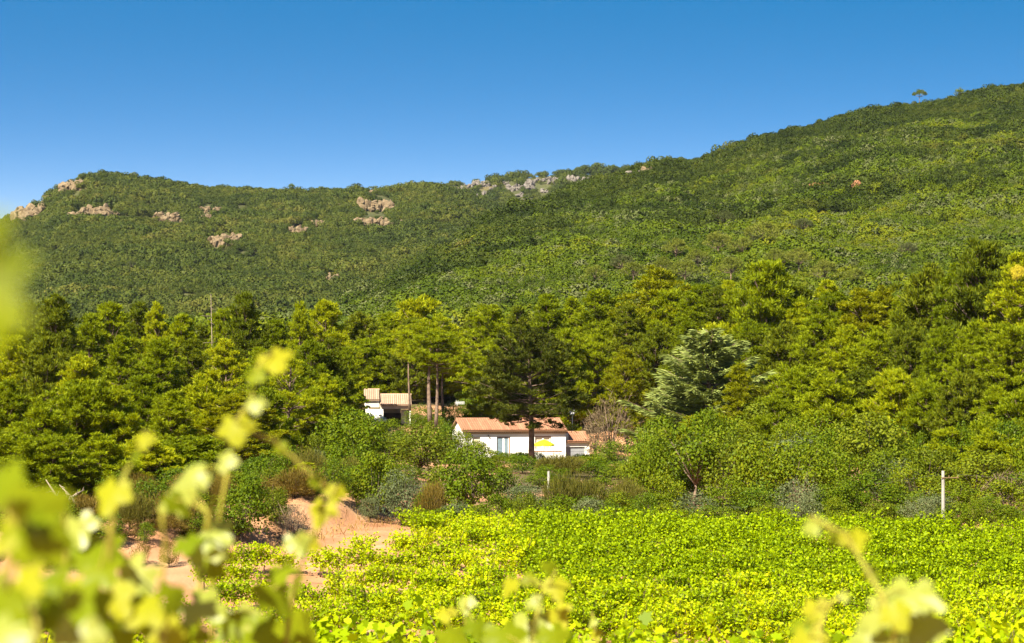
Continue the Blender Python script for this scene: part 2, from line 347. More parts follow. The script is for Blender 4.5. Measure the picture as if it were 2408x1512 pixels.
H_back = Hill([200, 800, 950, 1010, 1080, 1150, 1250, 1330, 1450, 1550, 1650, 2000, 2600], [520, 470, 446, 438, 434, 426, 415, 409, 406, 388, 385, 400, 420],
              [200, 2600], [2050, 2050], 1750, 560, 5.0, 23, 0.9)
H_right.build('right_hill', 'long green maquis slope rising to the right edge', -600, 3200)
H_left.build('left_hill', 'maquis covered hill with rocky knoll on the left', -900, 1700)
H_back.build('back_ridge', 'far ridge with grey cliffs between the two hills', 200, 2600, 120, 40)

# far sheet so that the land goes on to the horizon
fx, fy = np.meshgrid(np.linspace(-9000, 9000, 20), np.linspace(420, 12000, 24), indexing='ij')
o = obj('far_terrain', mesh('far_terrain', np.stack([fx, fy, np.full_like(fx, -4.0)], -1).reshape(-1, 3), grid_faces(20, 24), M['hill_soil']))
tag(o, 'flat land beyond the hills', kind='structure')

# ------------------------------------------------------------------ leaf geometry
def unit(v): return v / np.maximum(np.linalg.norm(v, axis=-1, keepdims=True), 1e-9)
def rand_dirs(n, r): return unit(r.normal(size=(n, 3)))
def blades(P, D, L, W, r):
    """one rhombic leaf per row of P, pointing along D"""
    n = len(P); L = np.broadcast_to(L, n)[:, None]; W = np.broadcast_to(W, n)[:, None]
    S = unit(np.cross(D, rand_dirs(n, r)))
    up = np.cross(S, D)
    V = np.stack([P, P + D * L * .5 + S * W * .5 + up * W * .12, P + D * L, P + D * L * .5 - S * W * .5 + up * W * .12], 1).reshape(-1, 3)
    return V, np.arange(n * 4).reshape(n, 4)
def facing(P, Nrm, L, W, r, jit=.5):
    """leaves that turn their faces outward from the crown"""
    n = len(P); Nn = unit(Nrm + r.normal(0, jit, (n, 3))); D = unit(np.cross(Nn, rand_dirs(n, r))); S = np.cross(Nn, D)
    L = np.broadcast_to(L, n)[:, None]; W = np.broadcast_to(W, n)[:, None]
    V = np.stack([P - D * L * .5, P + S * W * .5 - Nn * W * .1, P + D * L * .5, P - S * W * .5 - Nn * W * .1], 1).reshape(-1, 3)
    return V, np.arange(n * 4).reshape(n, 4)
LOBE = np.array([(0, 0), (.20, -.12), (.52, .05), (.40, .30), (.50, .62), (.22, .62), (0, 1.0), (-.22, .62), (-.50, .62), (-.40, .30), (-.52, .05), (-.20, -.12)])
def lobed_leaves(P, D, L, W, r):
    n = len(P); L = np.broadcast_to(L, n)[:, None, None]; S = unit(np.cross(D, rand_dirs(n, r))); U = np.cross(S, D)
    a, b = LOBE[:, 0][None, :, None], LOBE[:, 1][None, :, None]
    V = P[:, None, :] + (S[:, None, :] * a + D[:, None, :] * b - U[:, None, :] * np.abs(a) ** 1.5 * .35) * L
    return V.reshape(-1, 3), np.arange(n * 12).reshape(n, 12)
def merge(parts):
    V = []; Fs = []; b = 0
    for v, f in parts:
        V.append(np.asarray(v, float)); Fs.append(f + b); b += len(v)
    return np.concatenate(V), np.concatenate(Fs)

def wood_mesh(name, tubes, mat, n=6):
    mb = MB()
    for pts, rad, k in tubes: mb.tube(pts, rad, k)
    return mesh(name, np.array(mb.v), mb.f, mat, smooth=True)

def norm_plant(V, h, r, extra=()):
    """scale a crown so that its top stands at h and its outline reaches r"""
    kz = h / np.percentile(V[:, 2], 99.9); kr = r / np.percentile(np.hypot(V[:, 0], V[:, 1]), 97)
    V = V * np.array([kr, kr, kz])
    tb = [([np.asarray(p, float) * np.array([kr, kr, kz]) for p in pts], rad, n) for pts, rad, n in extra]
    return V, tb
def make_pine(seed, h=14.0, r=3.2, cb=.22, top=.9, lean=0.0, tufts=1.0, blade=.40, power=.8, mat='pine', bare=0.0, girth=1.0):
    q = np.random.default_rng(seed)
    ph = q.uniform(0, 6.28)
    def axis(t): return np.array([lean * t * h + .12 * math.sin(t * 5 + ph), .12 * math.cos(t * 4 + ph), t * h])
    tubes = [([axis(t) for t in np.linspace(0, 1, 9)], [.21 * girth * h / 14 * (1 - t) ** .8 + .02 for t in np.linspace(0, 1, 9)], 7)]
    TP, TD, TS = [], [], []
    t = cb
    while t < .985:
        u = (t - cb) / (1 - cb)
        prof = min(1.0, .55 + u * 2.6) * (1 - u ** 1.25) ** power + .04
        nb = 5 + int(q.integers(0, 2)) if u < .8 else 4
        a0 = q.uniform(0, 6.28)
        for k in range(nb):
            if q.random() < .12 + bare: continue
            a = a0 + k * 2 * math.pi / nb + q.normal(0, .25)
            Lb = r * prof * q.uniform(.65, 1.2)
            el = R(2 + 56 * u ** 1.1) + q.normal(0, .22)
            d = np.array([math.cos(a) * math.cos(el), math.sin(a) * math.cos(el), math.sin(el)])
            p0 = axis(t)
            lift = np.array([0, 0, .22 * Lb])
            pts = [p0, p0 + d * Lb * .5 - lift * .12, p0 + d * Lb + lift * .5]
            tubes.append((pts, [.055 * (1 - .6 * u) + .012, .03, .012], 4))
            nc = max(1, int(round(Lb * 1.7 * tufts)))
            side = np.cross(d, [0, 0, 1.0]); side /= np.linalg.norm(side) + 1e-9
            for ci in range(nc):
                sv = 1.0 if ci == 0 else q.uniform(.35 if bare < .3 else .6, 1.0)
                cc = p0 + np.array([0, 0, q.normal(0, .16)]) + d * Lb * sv + lift * (sv * sv * .5 - .08) + side * q.normal(0, 1) * (Lb * .26 * max(.15, 1.15 - sv) + .08)
                nt = int(q.integers(6, 10)); rc = q.uniform(.24, .40) * (1.1 - .3 * u)
                dd = rand_dirs(nt, q); dd[:, 2] = np.abs(dd[:, 2]) * .9 + .05
                TP.append(cc + dd * rc * np.array([1, 1, .7]))
                TD.append(unit(dd * .7 + np.array([0, 0, 1.0]) + d * .3)); TS.append(q.uniform(.7, 1.15, nt))
        t += (.50 if u < .75 else .36) / h * q.uniform(.85, 1.15) * (h / 14) ** .5
    # leader candles
    c = np.array([axis(1.0) + np.array([q.normal(0, .15), q.normal(0, .15), -q.uniform(0, .9)]) for _ in range(12)])
    TP.append(c); TD.append(unit(np.array([0, 0, 1.0]) + q.normal(0, .3, (12, 3)))); TS.append(np.full(12, 1.0))
    TP = np.concatenate(TP); TD = np.concatenate(TD); TS = np.concatenate(TS)
    nb = 12
    P = np.repeat(TP, nb, 0); D = np.repeat(TD, nb, 0); S = np.repeat(TS, nb)
    D = unit(D + q.normal(0, .48, D.shape))
    P = P + q.normal(0, .06, P.shape)
    V, Fc = blades(P, D, blade * S * q.uniform(.7, 1.2, len(S)), .085 * S, q)
    V, tubes = norm_plant(V, h, r, tubes)
    return mesh('pine_crown', V, Fc, M[mat]), wood_mesh('pine_trunk', tubes, M['bark'])

def make_leafy(seed, h=5.0, w=5.0, clumps=34, leaves=95, leaf=.21, mat='oak', trunk=True, lobes=True, base=.02, bark='bark_dark', flat=1.0, dens=1.0):
    q = np.random.default_rng(seed)
    C = []
    while len(C) < clumps:
        p = q.normal(size=3); p /= np.linalg.norm(p); p *= q.uniform(.45, 1.0) ** .6
        if p[2] < -.75: continue
        C.append(p)
    C = np.array(C); tilt = q.normal(0, .12, 2)
    sc3 = np.array([w / 2 * .82, w / 2 * .82, h * (1 - base) / 2 * .84])
    C = C * sc3 + np.array([0, 0, h * base + h * (1 - base) / 2]); C[:, 0] += C[:, 2] * tilt[0]; C[:, 1] += C[:, 2] * tilt[1]
    C[:, 2] *= flat
    Rc = q.uniform(.13, .25, clumps) * min(w, h * 1.15)
    tubes = []
    if trunk:
        fork = np.array([q.normal(0, .1), q.normal(0, .1), h * max(base, .15)])
        tubes.append(([(0, 0, -.25), fork * .5, fork], [.05 * h * .55, .04 * h * .5, .03 * h * .5], 6))
        for c in C[: min(14, clumps)]:
            mid = (fork + c) / 2 + q.normal(0, .12, 3) * np.array([1, 1, .4])
            tubes.append(([fork, mid, c], [.022 * h * .5, .014 * h * .5, .006], 4))
    n = int(leaves * dens)
    D0 = rand_dirs(clumps * n, q); D0[:, 2] = D0[:, 2] * .85 + .12
    D0 = unit(D0)
    rad = np.repeat(Rc, n) * q.uniform(.35, 1.0, clumps * n) ** .5
    P = np.repeat(C, n, 0) + D0 * rad[:, None] * np.array([1, 1, .8])
    D = unit(D0 * .7 + q.normal(0, .6, D0.shape) + np.array([0, 0, .15]))
    keep = P[:, 2] > .05
    V, Fc = facing(P[keep], D0[keep] + np.array([0, 0, .25]), leaf * q.uniform(.7, 1.3, keep.sum()), leaf * .75, q, .55)
    V, tubes = norm_plant(V, h, w / 2, tubes)
    return mesh('crown', V, Fc, M[mat]), (wood_mesh('trunk', tubes, M[bark]) if trunk else None)

def make_broom(seed, h=3.6, w=5.0, mat='broom', n=7000, blade=.5, width=.05):
    """rounded bush of fine upright twigs"""
    q = np.random.default_rng(seed)
    lob = [(np.array([q.normal(0, w * .18), q.normal(0, w * .18), h * q.uniform(.30, .50)]), q.uniform(.36, .48)) for _ in range(7)]
    P, D = [], []
    for c, rr in lob:
        m = n // 7; d = rand_dirs(m, q); d[:, 2] = np.abs(d[:, 2]) * 1.2 - .55; d = unit(d)
        k = q.uniform(.45, 1.0, m) ** .5
        P.append(c + d * (k * rr)[:, None] * np.array([w * .85, w * .85, h])); D.append(unit(d * .6 + np.array([0, 0, .75]) + q.normal(0, .3, (m, 3))))
    P = np.concatenate(P); D = np.concatenate(D); k = P[:, 2] > -.1
    V, Fc = blades(P[k], D[k], blade * q.uniform(.6, 1.3, k.sum()), width, q)
    V, _ = norm_plant(V, h, w / 2)
    tubes = [([(0, 0, -.2), (q.normal(0, .2), q.normal(0, .2), h * .3), (q.normal(0, w * .2), q.normal(0, w * .2), h * .6)], [.07, .05, .02], 4) for _ in range(6)]
    return mesh('crown', V, Fc, M[mat]), wood_mesh('stems', tubes, M['bark_dark'])

def make_dry(seed, h=3.2, w=3.0, n=130, mat='dry'):
    q = np.random.default_rng(seed); mb = MB(); parts = []
    tubes = []
    for i in range(9):
        a = q.uniform(0, 6.28); s = q.uniform(.3, 1)
        e = np.array([math.cos(a) * w * .45 * s, math.sin(a) * w * .45 * s, h * q.uniform(.6, 1)])
        tubes.append(([(0, 0, -.1), e * np.array([.35, .35, .5]), e], [.05, .03, .008], 4))
    d = rand_dirs(n * 9, q); d[:, 2] = np.abs(d[:, 2]); k = q.uniform(.3, 1, len(d)) ** .5
    P = d * k[:, None] * np.array([w * .48, w * .48, h * .85]) + np.array([0, 0, .2])
    V, Fc = blades(P, unit(d + q.normal(0, .7, d.shape)), q.uniform(.2, .55, len(d)), .035, q)
    return mesh('crown', V, Fc, M[mat]), wood_mesh('stems', tubes, M['bark'])

def make_umbrella_pine(seed, h=8.5, w=7.5, mat='umbrella_pine'):
    q = np.random.default_rng(seed)
    tubes = [([(0, 0, -.5), (.1, 0, h * .3), (0, .1, h * .55)], [.22, .18, .13], 6)]
    C = []
    for i in range(30):
        a = q.uniform(0, 6.28); s = q.uniform(0, 1) ** .5
        c = np.array([math.cos(a) * s * w * .46, math.sin(a) * s * w * .46, h * (.90 - .30 * s * s + q.normal(0, .03))]); C.append(c)
        if i < 18: tubes.append(([(0, .1, h * .5), c * np.array([.5, .5, .82]), c], [.08, .05, .02], 4))
    C = np.array(C); n = 110
    d = rand_dirs(30 * n, q); d[:, 2] = d[:, 2] * .6 + .25
    P = np.repeat(C, n, 0) + d * (q.uniform(.3, 1, len(d)) ** .5)[:, None] * np.array([w * .12, w * .12, h * .09])
    V, Fc = blades(P, unit(d + np.array([0, 0, .6]) + q.normal(0, .4, d.shape)), q.uniform(.3, .6, len(d)), .13, q)
    return mesh('crown', V, Fc, M[mat]), wood_mesh('trunk', tubes, M['bark'])

def make_cedar(seed, h=12.0, r=6.2):
    q = np.random.default_rng(seed)
    tubes = [([(0, 0, -.3), (.1, 0, h * .4), (-.1, .1, h * .75), (.3, 0, h)], [.32, .24, .12, .03], 7)]
    P, D, Ln = [], [], []
    t = .08
    while t < .985:
        prof = (1 - t) ** .75 * .96 + .07
        for k in range(4 if t < .9 else 3):
            a = q.uniform(0, 6.28); Lb = r * prof * q.uniform(.55, 1.12)
            el = R(6 + 22 * t) + q.normal(0, .10)
            hd = np.array([math.cos(a), math.sin(a), 0]); side = np.array([-hd[1], hd[0], 0])
            p0 = np.array([0, 0, t * h])
            def bp(s): return p0 + hd * (Lb * s * math.cos(el)) + np.array([0, 0, 1.0]) * (Lb * s * math.sin(el) + .10 * Lb * s ** 3 - .05 * Lb * math.sin(s * 3.1))
            tubes.append(([bp(s) for s in (0, .35, .7, 1)], [.07, .045, .025, .008], 4))
            m = int(Lb * 120)
            s = q.uniform(.14, 1, m); base = np.array([bp(v) for v in s])
            off = q.normal(0, 1, m) * (.20 * Lb * np.clip(1.1 - s, .06, 1) * .8 + .05)
            c = base + side * off[:, None]
            c[:, 2] -= np.abs(off) * .30 + q.uniform(0, .10, m)
            P.append(c); Ln.append(q.uniform(.35, .75, m))
            D.append(unit(hd * .95 + side * (np.sign(off) * q.uniform(.15, .75, m))[:, None] + np.array([0, 0, 1.0]) * (q.normal(.02, .30, m))[:, None]))
        t += .030
    P = np.concatenate(P); D = np.concatenate(D)
    V, Fc = blades(P, D, np.concatenate(Ln), .095, q)
    V, tubes = norm_plant(V, h, r * .98, tubes)
    return mesh('crown', V, Fc, M['cedar']), wood_mesh('trunk', tubes, M['bark'])

def place_tree(name, label, cat, meshes, loc, rz, s, group=None, hs=None, part=('crown', 'trunk')):
    e = thing(name, label, cat, loc, rz, (s, s, hs or s), group)
    obj(part[0], meshes[0], e)
    if meshes[1] is not None: obj(part[1], meshes[1], e)
    return e

# ------------------------------------------------------------------ hill cover (maquis: one mass nobody could count)
def hill_bush(seed, mat, quads=620, leaf=.17):
    q = np.random.default_rng(seed)
    C = q.normal(0, .42, (7, 3)); C[:, 2] = np.abs(C[:, 2]) * .7 + .25
    d = rand_dirs(quads, q); d[:, 2] = np.abs(d[:, 2]) * 1.1 - .25; d = unit(d)
    P = C[q.integers(0, 7, quads)] + d * .52
    V, Fc = facing(P, d, leaf * q.uniform(.6, 1.3, quads), leaf * .8, q, .3)
    V[:, 2] = np.maximum(V[:, 2], -.2)
    return mesh('bush', V, Fc, mat)
def bush_collection(name, mat, n, seed, **kw):
    c = bpy.data.collections.new(name)
    for i in range(n): c.objects.link(bpy.data.objects.new(name + '_form', hill_bush(seed + i, mat, **kw)))
    return c
def scatter(name, label, pos, scale, rot, coll):
    me = bpy.data.meshes.new(name); n = len(pos)
    me.vertices.add(n); me.vertices.foreach_set('co', np.asarray(pos, np.float32).ravel())
    for nm, arr in (('sz', scale), ('rz', rot)):
        a = me.attributes.new(nm, 'FLOAT', 'POINT'); a.data.foreach_set('value', np.asarray(arr, np.float32))
    k = len(coll.objects); a = me.attributes.new('pick', 'INT', 'POINT'); a.data.foreach_set('value', rng.integers(0, k, n).astype(np.int32))
    o = obj(name, me); tag(o, label, kind='stuff')
    ng = bpy.data.node_groups.new(name + '_scatter', 'GeometryNodeTree')
    ng.interface.new_socket('Geometry', in_out='INPUT', socket_type='NodeSocketGeometry')
    ng.interface.new_socket('Geometry', in_out='OUTPUT', socket_type='NodeSocketGeometry')
    N, L = ng.nodes, ng.links
    gi, go = N.new('NodeGroupInput'), N.new('NodeGroupOutput')
    ip = N.new('GeometryNodeInstanceOnPoints'); ci = N.new('GeometryNodeCollectionInfo')
    ci.inputs['Collection'].default_value = coll; ci.inputs['Separate Children'].default_value = True; ci.inputs['Reset Children'].default_value = True
    def attr(nm, t):
        a = N.new('GeometryNodeInputNamedAttribute'); a.data_type = t; a.inputs['Name'].default_value = nm; return a.outputs['Attribute']
    ip.inputs['Pick Instance'].default_value = True
    cx = N.new('ShaderNodeCombineXYZ'); L.new(attr('rz', 'FLOAT'), cx.inputs[2])
    L.new(gi.outputs[0], ip.inputs['Points']); L.new(ci.outputs[0], ip.inputs['Instance']); L.new(attr('pick', 'INT'), ip.inputs['Instance Index'])
    L.new(cx.outputs[0], ip.inputs['Rotation']); L.new(attr('sz', 'FLOAT'), ip.inputs['Scale']); L.new(ip.outputs[0], go.inputs[0])
    o.modifiers.new('scatter', 'NODES').node_group = ng
    return o
def hill_cover(name, label, H, px0, px1, n, smin, smax, coll, seed, tmin=0.0, tmax=1.04, holes=()):
    q = np.random.default_rng(seed)
    px = q.uniform(px0, px1, n); t = q.uniform(tmin, tmax, n)
    x, y, z = H.pts(px, t)
    s = smin * .8 + (smax * 1.25 - smin * .8) * q.beta(1.3, 2.6, n); s = s * np.clip(1 + .9 * vnoise(x, y, 70, seed + 5), .6, 1.5)
    v = HORIZON - z / y * F; u = 1204 + x / y * F
    keep = np.ones(n, bool)
    keep &= vnoise(x, y, 38, seed + 9) > -.30 - .25 * q.random(n)
    for (hx, hy, hw, hh) in holes: keep &= ~((((u - hx) / hw) ** 2 + ((v - hy) / hh) ** 2 < 1.15) & (q.random(n) > .05))
    return scatter(name, label, np.stack([x, y, z - .15], 1)[keep], s[keep], q.uniform(0, 6.28, n)[keep], coll)

ROCKS_LEFT = [  # px, py, width, height in picture pixels; word
    (58, 500, 56, 34, 'rugged tan cliff at the foot of the knoll, by the left skyline'), (101, 482, 16, 40, 'narrow upright tan crag on the left edge of the knoll'),
    (165, 437, 60, 30, 'yellowish rock patch high on the rounded knoll'), (212, 498, 76, 26, 'wide tan outcrop below the rounded knoll'),
    (266, 502, 24, 10, 'small rock just right of the wide tan outcrop'), (388, 512, 58, 22, 'slanting tan outcrop right of the knoll'),
    (490, 494, 44, 16, 'upper tan outcrop above a broken lower one'), (480, 514, 26, 20, 'broken rock just below the upper tan outcrop'),
    (524, 566, 64, 28, 'broken tan outcrop lowest on the left hill'), (700, 542, 40, 16, 'low pale outcrop left of a squarer rock'),
    (745, 525, 30, 16, 'squarish rock in the middle of the left hill'), (888, 482, 66, 30, 'big tan outcrop near the top, right of centre of the hill'),
    (880, 522, 62, 22, 'long tan outcrop below the biggest one'), (838, 522, 18, 14, 'small rock left of the long tan outcrop'),
    (770, 498, 14, 7, 'tiny rock above the squarish one'), (796, 483, 12, 7, 'tiny rock left of the biggest tan outcrop'),
    (699, 474, 16, 6, 'tiny rock near the ridge in the middle'), (945, 526, 14, 8, 'tiny rock right of the long tan outcrop'),
    (952, 578, 12, 16, 'upright grey stone in the valley fold'), (922, 592, 12, 10, 'small grey stone below the upright one'),
    (1018, 565, 22, 8, 'flat pale rock in the fold beside the right slope'), (780, 658, 42, 22, 'pinkish scree patch low in the valley'),
    (862, 656, 14, 8, 'small pinkish rock right of the scree patch'), (728, 446, 26, 6, 'thin rock band on the ridge line'),
    (872, 444, 24, 6, 'pale rock cap on the ridge line')]
ROCKS_BACK = [(1090, 447, 30, 18), (1132, 432, 36, 16), (1120, 466, 22, 14), (1172, 470, 20, 12), (1208, 440, 34, 18), (1245, 434, 18, 26), (1300, 424, 36, 16),
              (1350, 424, 22, 20), (1385, 425, 34, 18), (1280, 448, 20, 10), (1160, 442, 14, 12), (1330, 452, 14, 8), (1235, 474, 24, 10), (1105, 436, 26, 10), (1265, 424, 20, 12), (1420, 420, 22, 10), (1185, 430, 18, 8), (1365, 440, 16, 12), (1220, 458, 18, 10), (1145, 456, 18, 12)]
ROCKS_RIGHT = [(1495, 411, 34, 8, 'grey rock band at the left end of the right ridge'), (1525, 404, 22, 8, 'tan rock on the right hill shoulder'), (1440, 424, 16, 8, 'small grey rock on the right hill shoulder')]
c_near = bush_collection('maquis_bush', M['maquis'], 7, 100)
c_near.objects.link(bpy.data.objects.new('grey_form', hill_bush(190, M['dry_far']))) 
c_far = bush_collection('far_maquis_bush', M['maquis_far'], 6, 200, quads=520, leaf=.20)
RH = [(1930, 453, 40, 12), (2010, 453, 19, 26)] + [(a, b, c * .45, d * .45) for a, b, c, d, _ in ROCKS_RIGHT]
c_dark = bush_collection('dark_scrub_bush', M['maquis_dark'], 6, 300)
hill_cover('maquis_on_right_hill', 'light green maquis scrub covering the lower right hill', H_right, 350, 2760, 62000, 1.4, 2.7, c_near, 31, 0.0, .80, holes=RH)
hill_cover('dark_scrub_on_right_hill', 'darker oak scrub covering the upper right hill', H_right, 350, 2760, 52000, 1.5, 3.0, c_dark, 34, .42, 1.04, holes=RH)  # scrub of a darker tone on the upper slope
hill_cover('maquis_on_left_hill', 'dense green maquis scrub covering the left hill', H_left, -420, 1420, 62000, 2.0, 3.8, c_far, 32,
           holes=[(a, b + 5, c * .62, d * .55 + 9) for a, b, c, d, _ in ROCKS_LEFT])
hill_cover('maquis_on_back_ridge', 'dark green scrub on the far rocky ridge', H_back, 700, 1900, 12000, 2.6, 4.6, c_far, 33, .1,
           holes=[(a, b + 5, c * .62, d * .55 + 9) for a, b, c, d in ROCKS_BACK])

# rock outcrops: a handful of jointed boulders each
def boulder(seed):
    import bmesh
    q = np.random.default_rng(seed)
    bm = bmesh.new(); bmesh.ops.create_icosphere(bm, subdivisions=2, radius=.5)
    nrm = [(rand_dirs(1, q)[0], q.uniform(.17, .36)) for _ in range(13)]
    for v in bm.verts:
        p = np.array(v.co)
        for nn, dd in nrm:
            k = p @ nn
            if k > dd: p = p - nn * (k - dd)
        v.co = p * 1.25 * (1 + q.normal(0, .05))
    me = bpy.data.meshes.new('boulder'); bm.to_mesh(me); bm.free(); return me
BOULD = {}
for key in ('rock_warm', 'rock_grey'):
    BOULD[key] = [boulder(500 + i) for i in range(6)]
    for b in BOULD[key]: b.materials.append(M[key])
def outcrop(H, px, py, w, h, label, mat, group):
    p = H.find(px, py + h * .5); k = p.y / F
    W, Hh = w * k, h * k
    e = thing('rock_outcrop', label, 'rock', p, 0, group=group)
    q = np.random.default_rng(int(px * 7 + py))
    n = int(np.clip(w * h / 28, 3, 30))
    slope = 0.30
    for i in range(n):
        o = obj('boulder', BOULD[mat][int(q.integers(0, 6))], e)
        u = (i + .5) / n - .5 + q.normal(0, .08); f = q.uniform(0, 1)
        b = max(Hh * q.uniform(.45, .9) + W / n * 1.1, 3.4)
        o.location = (u * W, f * Hh * 1.0 - .5, f * Hh * .85 + .3)
        o.rotation_euler = tuple(q.uniform(-.5, .5, 2)) + (q.uniform(0, 6.28),)
        o.scale = (b * q.uniform(.6, 1.0), b * q.uniform(.6, 1.0), b * q.uniform(.7, 1.3))
for a, b, c, d, w in ROCKS_LEFT: outcrop(H_left, a, b, c, d, w, 'rock_grey' if 'grey' in w else 'rock_warm', 'outcrops on the left hill')
for i, (a, b, c, d) in enumerate(sorted(ROCKS_BACK)): outcrop(H_back, a, b, c, d, 'grey limestone crag on the far ridge, %s from the left' % ordinal(i), 'rock_grey', 'crags on the far ridge')
for a, b, c, d, w in ROCKS_RIGHT: outcrop(H_right, a, b, c, d, w, 'rock_grey' if 'grey' in w else 'rock_warm', 'rocks on the right hill')

# red earth scars of the track on the right hill
M['scar'] = surface('red_scar', [(.3, (0.158, 0.074, 0.034)), (.7, (0.238, 0.121, 0.061))], .4, .95, .5, 1)
for (px, py, w, h, lab) in [(1930, 448, 66, 12, 'thin reddish cut of a track on the right hill'), (2012, 446, 24, 24, 'orange earth slip dropping below the hill track')]:
    p = H_right.find(px, py + h / 2); k = p.y / F; q = np.random.default_rng(int(px))
    PX, PT = np.meshgrid(np.linspace(-.5, .5, 15), np.linspace(0, 1, 9), indexing='ij')
    ex = 1 - .35 * np.abs(PX * 2) ** 2
    Vx = PX * w * k * (1 + .25 * q.normal(0, .15, PX.shape)) + (.45 * (PT - .5) * h * k if h > 20 else 0)
    Vz = PT * h * k * ex; Vy = PT * h * k * .9 + q.normal(0, .35, PX.shape)
    V = np.stack([Vx, Vy, Vz + .3], -1).reshape(-1, 3); Fc = grid_faces(15, 9)
    o = obj('earth_cut', mesh('earth_cut', V * np.array([.85, .8, .8]), Fc, M['scar'], smooth=True), loc=p + Vector((0, -2.6, 1.9))); tag(o, lab, 'earth bank')

# ------------------------------------------------------------------ tree forms
PINES = [make_pine(7, 14, 3.7, .2, power=.45), make_pine(8, 14, 3.0, .3, power=.6, lean=.03), make_pine(1, 14, 3.3), make_pine(2, 14, 3.0, .2), make_pine(3, 14, 3.6, .25, power=.7), make_pine(4, 14, 2.8, .15), make_pine(5, 14, 3.4, .2, power=.65), make_pine(6, 14, 3.1, .12)]
PINES_Y = [make_pine(11, 12, 3.4, .15, mat='pine_yellow', power=.6), make_pine(12, 12, 3.0, .1, mat='pine_yellow')]
PINES_D = [make_pine(21, 14, 3.6, .22, mat='pine_dark', power=.6), make_pine(22, 14, 3.3, .2, mat='pine_dark', power=.7)]
PINES_W = [make_pine(41, 10, 3.4, .10, power=.6), make_pine(42, 10, 3.6, .08, power=.55), make_pine(43, 10, 3.2, .1, power=.6)]
PINES_V = [make_pine(51, 7, 3.2, .06, power=.5), make_pine(52, 7, 3.3, .05, power=.42), make_pine(53, 7, 3.0, .06, power=.55)]
PINES_DV = [make_pine(56, 9, 3.3, .06, mat='pine_dark', power=.5), make_pine(57, 9, 3.3, .08, mat='pine_dark', power=.6)]
THIN = make_pine(31, 12, 3.0, .38, tufts=.5, bare=.25)

def pine_at(px, top, Y, wpx, forms, label, idx, name='pine_tree', group=None, h0=14.0, r0=3.3, base=None, pick=False):
    x = (px - 1204) / F * Y; z0 = gz(x, Y) if base is None else zat(base, Y)
    h = zat(top, Y) - z0
    if pick:
        a = h / (wpx * Y / F * 1.28)
        if forms is PINES_D: forms, h0, r0 = (PINES_D if a > 1.75 else PINES_DV), (14.0 if a > 1.75 else 9.0), (3.4 if a > 1.75 else 3.3)
        elif a < 1.28: forms, h0, r0 = PINES_V, 7.0, 3.2
        elif a < 1.75: forms, h0, r0 = PINES_W, 10.0, 3.4
    hs = h / h0; ws = (wpx / 2 * Y / F) / r0 * 1.28
    e = thing(name, label, 'tree', (x, Y, z0), random.uniform(0, 6.28), (ws, ws, hs), group)
    f = forms[idx % len(forms)]
    obj('crown', f[0], e); obj('trunk', f[1], e)
    return e

SKY = [  # skyline pines: px, top, distance, width, form
    (20, 735, 205, 120, 'p'), (70, 712, 215, 110, 'p'), (132, 688, 190, 125, 'd'), (212, 748, 205, 120, 'p'), (255, 712, 230, 130, 'p'), (330, 703, 240, 110, 'p'), (368, 718, 238, 80, 'p'),
    (432, 738, 235, 120, 'p'), (522, 716, 232, 90, 'p'), (578, 694, 222, 150, 'p'), (642, 748, 240, 100, 'p'), (706, 722, 235, 84, 'p'), (762, 708, 240, 100, 'p'),
    (850, 728, 285, 130, 'p'), (915, 742, 290, 110, 'p'), (985, 698, 288, 165, 'p'), (1150, 708, 262, 120, 'p'), (1215, 728, 270, 110, 'p'), (1290, 690, 262, 130, 'p'),
    (1345, 688, 272, 100, 'p'), (1412, 684, 270, 110, 'p'), (1475, 712, 262, 100, 'p'), (1550, 638, 268, 160, 'y'), (1625, 690, 262, 110, 'p'), (1690, 684, 262, 120, 'p'), (1740, 700, 262, 100, 'p'),
    (1802, 620, 242, 165, 'p'), (1880, 702, 240, 120, 'p'), (1960, 684, 232, 130, 'p'), (2030, 690, 228, 190, 'y'), (2120, 700, 220, 130, 'p'), (2190, 622, 216, 160, 'd'),
    (2255, 680, 208, 120, 'p'), (2312, 560, 206, 180, 'd'), (2395, 600, 200, 160, 'p'), (2252, 612, 212, 130, 'p'), (2352, 592, 207, 120, 'd'), (2150, 668, 218, 110, 'p'), (1650, 662, 268, 100, 'p'), (1715, 660, 268, 110, 'p'), (1880, 668, 245, 110, 'p'), (1950, 664, 240, 110, 'p'), (2080, 676, 230, 110, 'y'), (2480, 580, 200, 160, 'p')]
MID = [(30, 800, 168, 130, 'p'), (110, 785, 165, 130, 'p'), (195, 830, 158, 130, 'p'), (285, 800, 178, 130, 'p'), (375, 798, 186, 130, 'p'), (455, 788, 192, 120, 'p'), (530, 805, 186, 130, 'p'),
       (610, 815, 182, 120, 'p'), (735, 790, 200, 130, 'p'), (775, 800, 202, 110, 'p'), (812, 812, 212, 76, 'p'), (895, 790, 282, 120, 'p'), (1165, 800, 246, 120, 'p'), (1215, 812, 250, 120, 'p'),
       (1330, 782, 246, 120, 'p'), (1400, 775, 250, 110, 'p'), (1472, 808, 232, 92, 'y'), (1545, 770, 246, 130, 'd'), (1610, 745, 245, 120, 'p'), (1700, 748, 240, 130, 'p'), (1770, 760, 236, 130, 'p'),
       (1850, 752, 226, 140, 'p'), (1925, 752, 218, 140, 'p'), (1990, 768, 210, 130, 'p'), (2060, 762, 205, 150, 'p'), (2140, 770, 200, 140, 'p'), (2215, 768, 195, 140, 'p'), (2290, 750, 190, 140, 'p'),
       (2370, 770, 185, 140, 'p'), (2450, 760, 185, 140, 'p')]
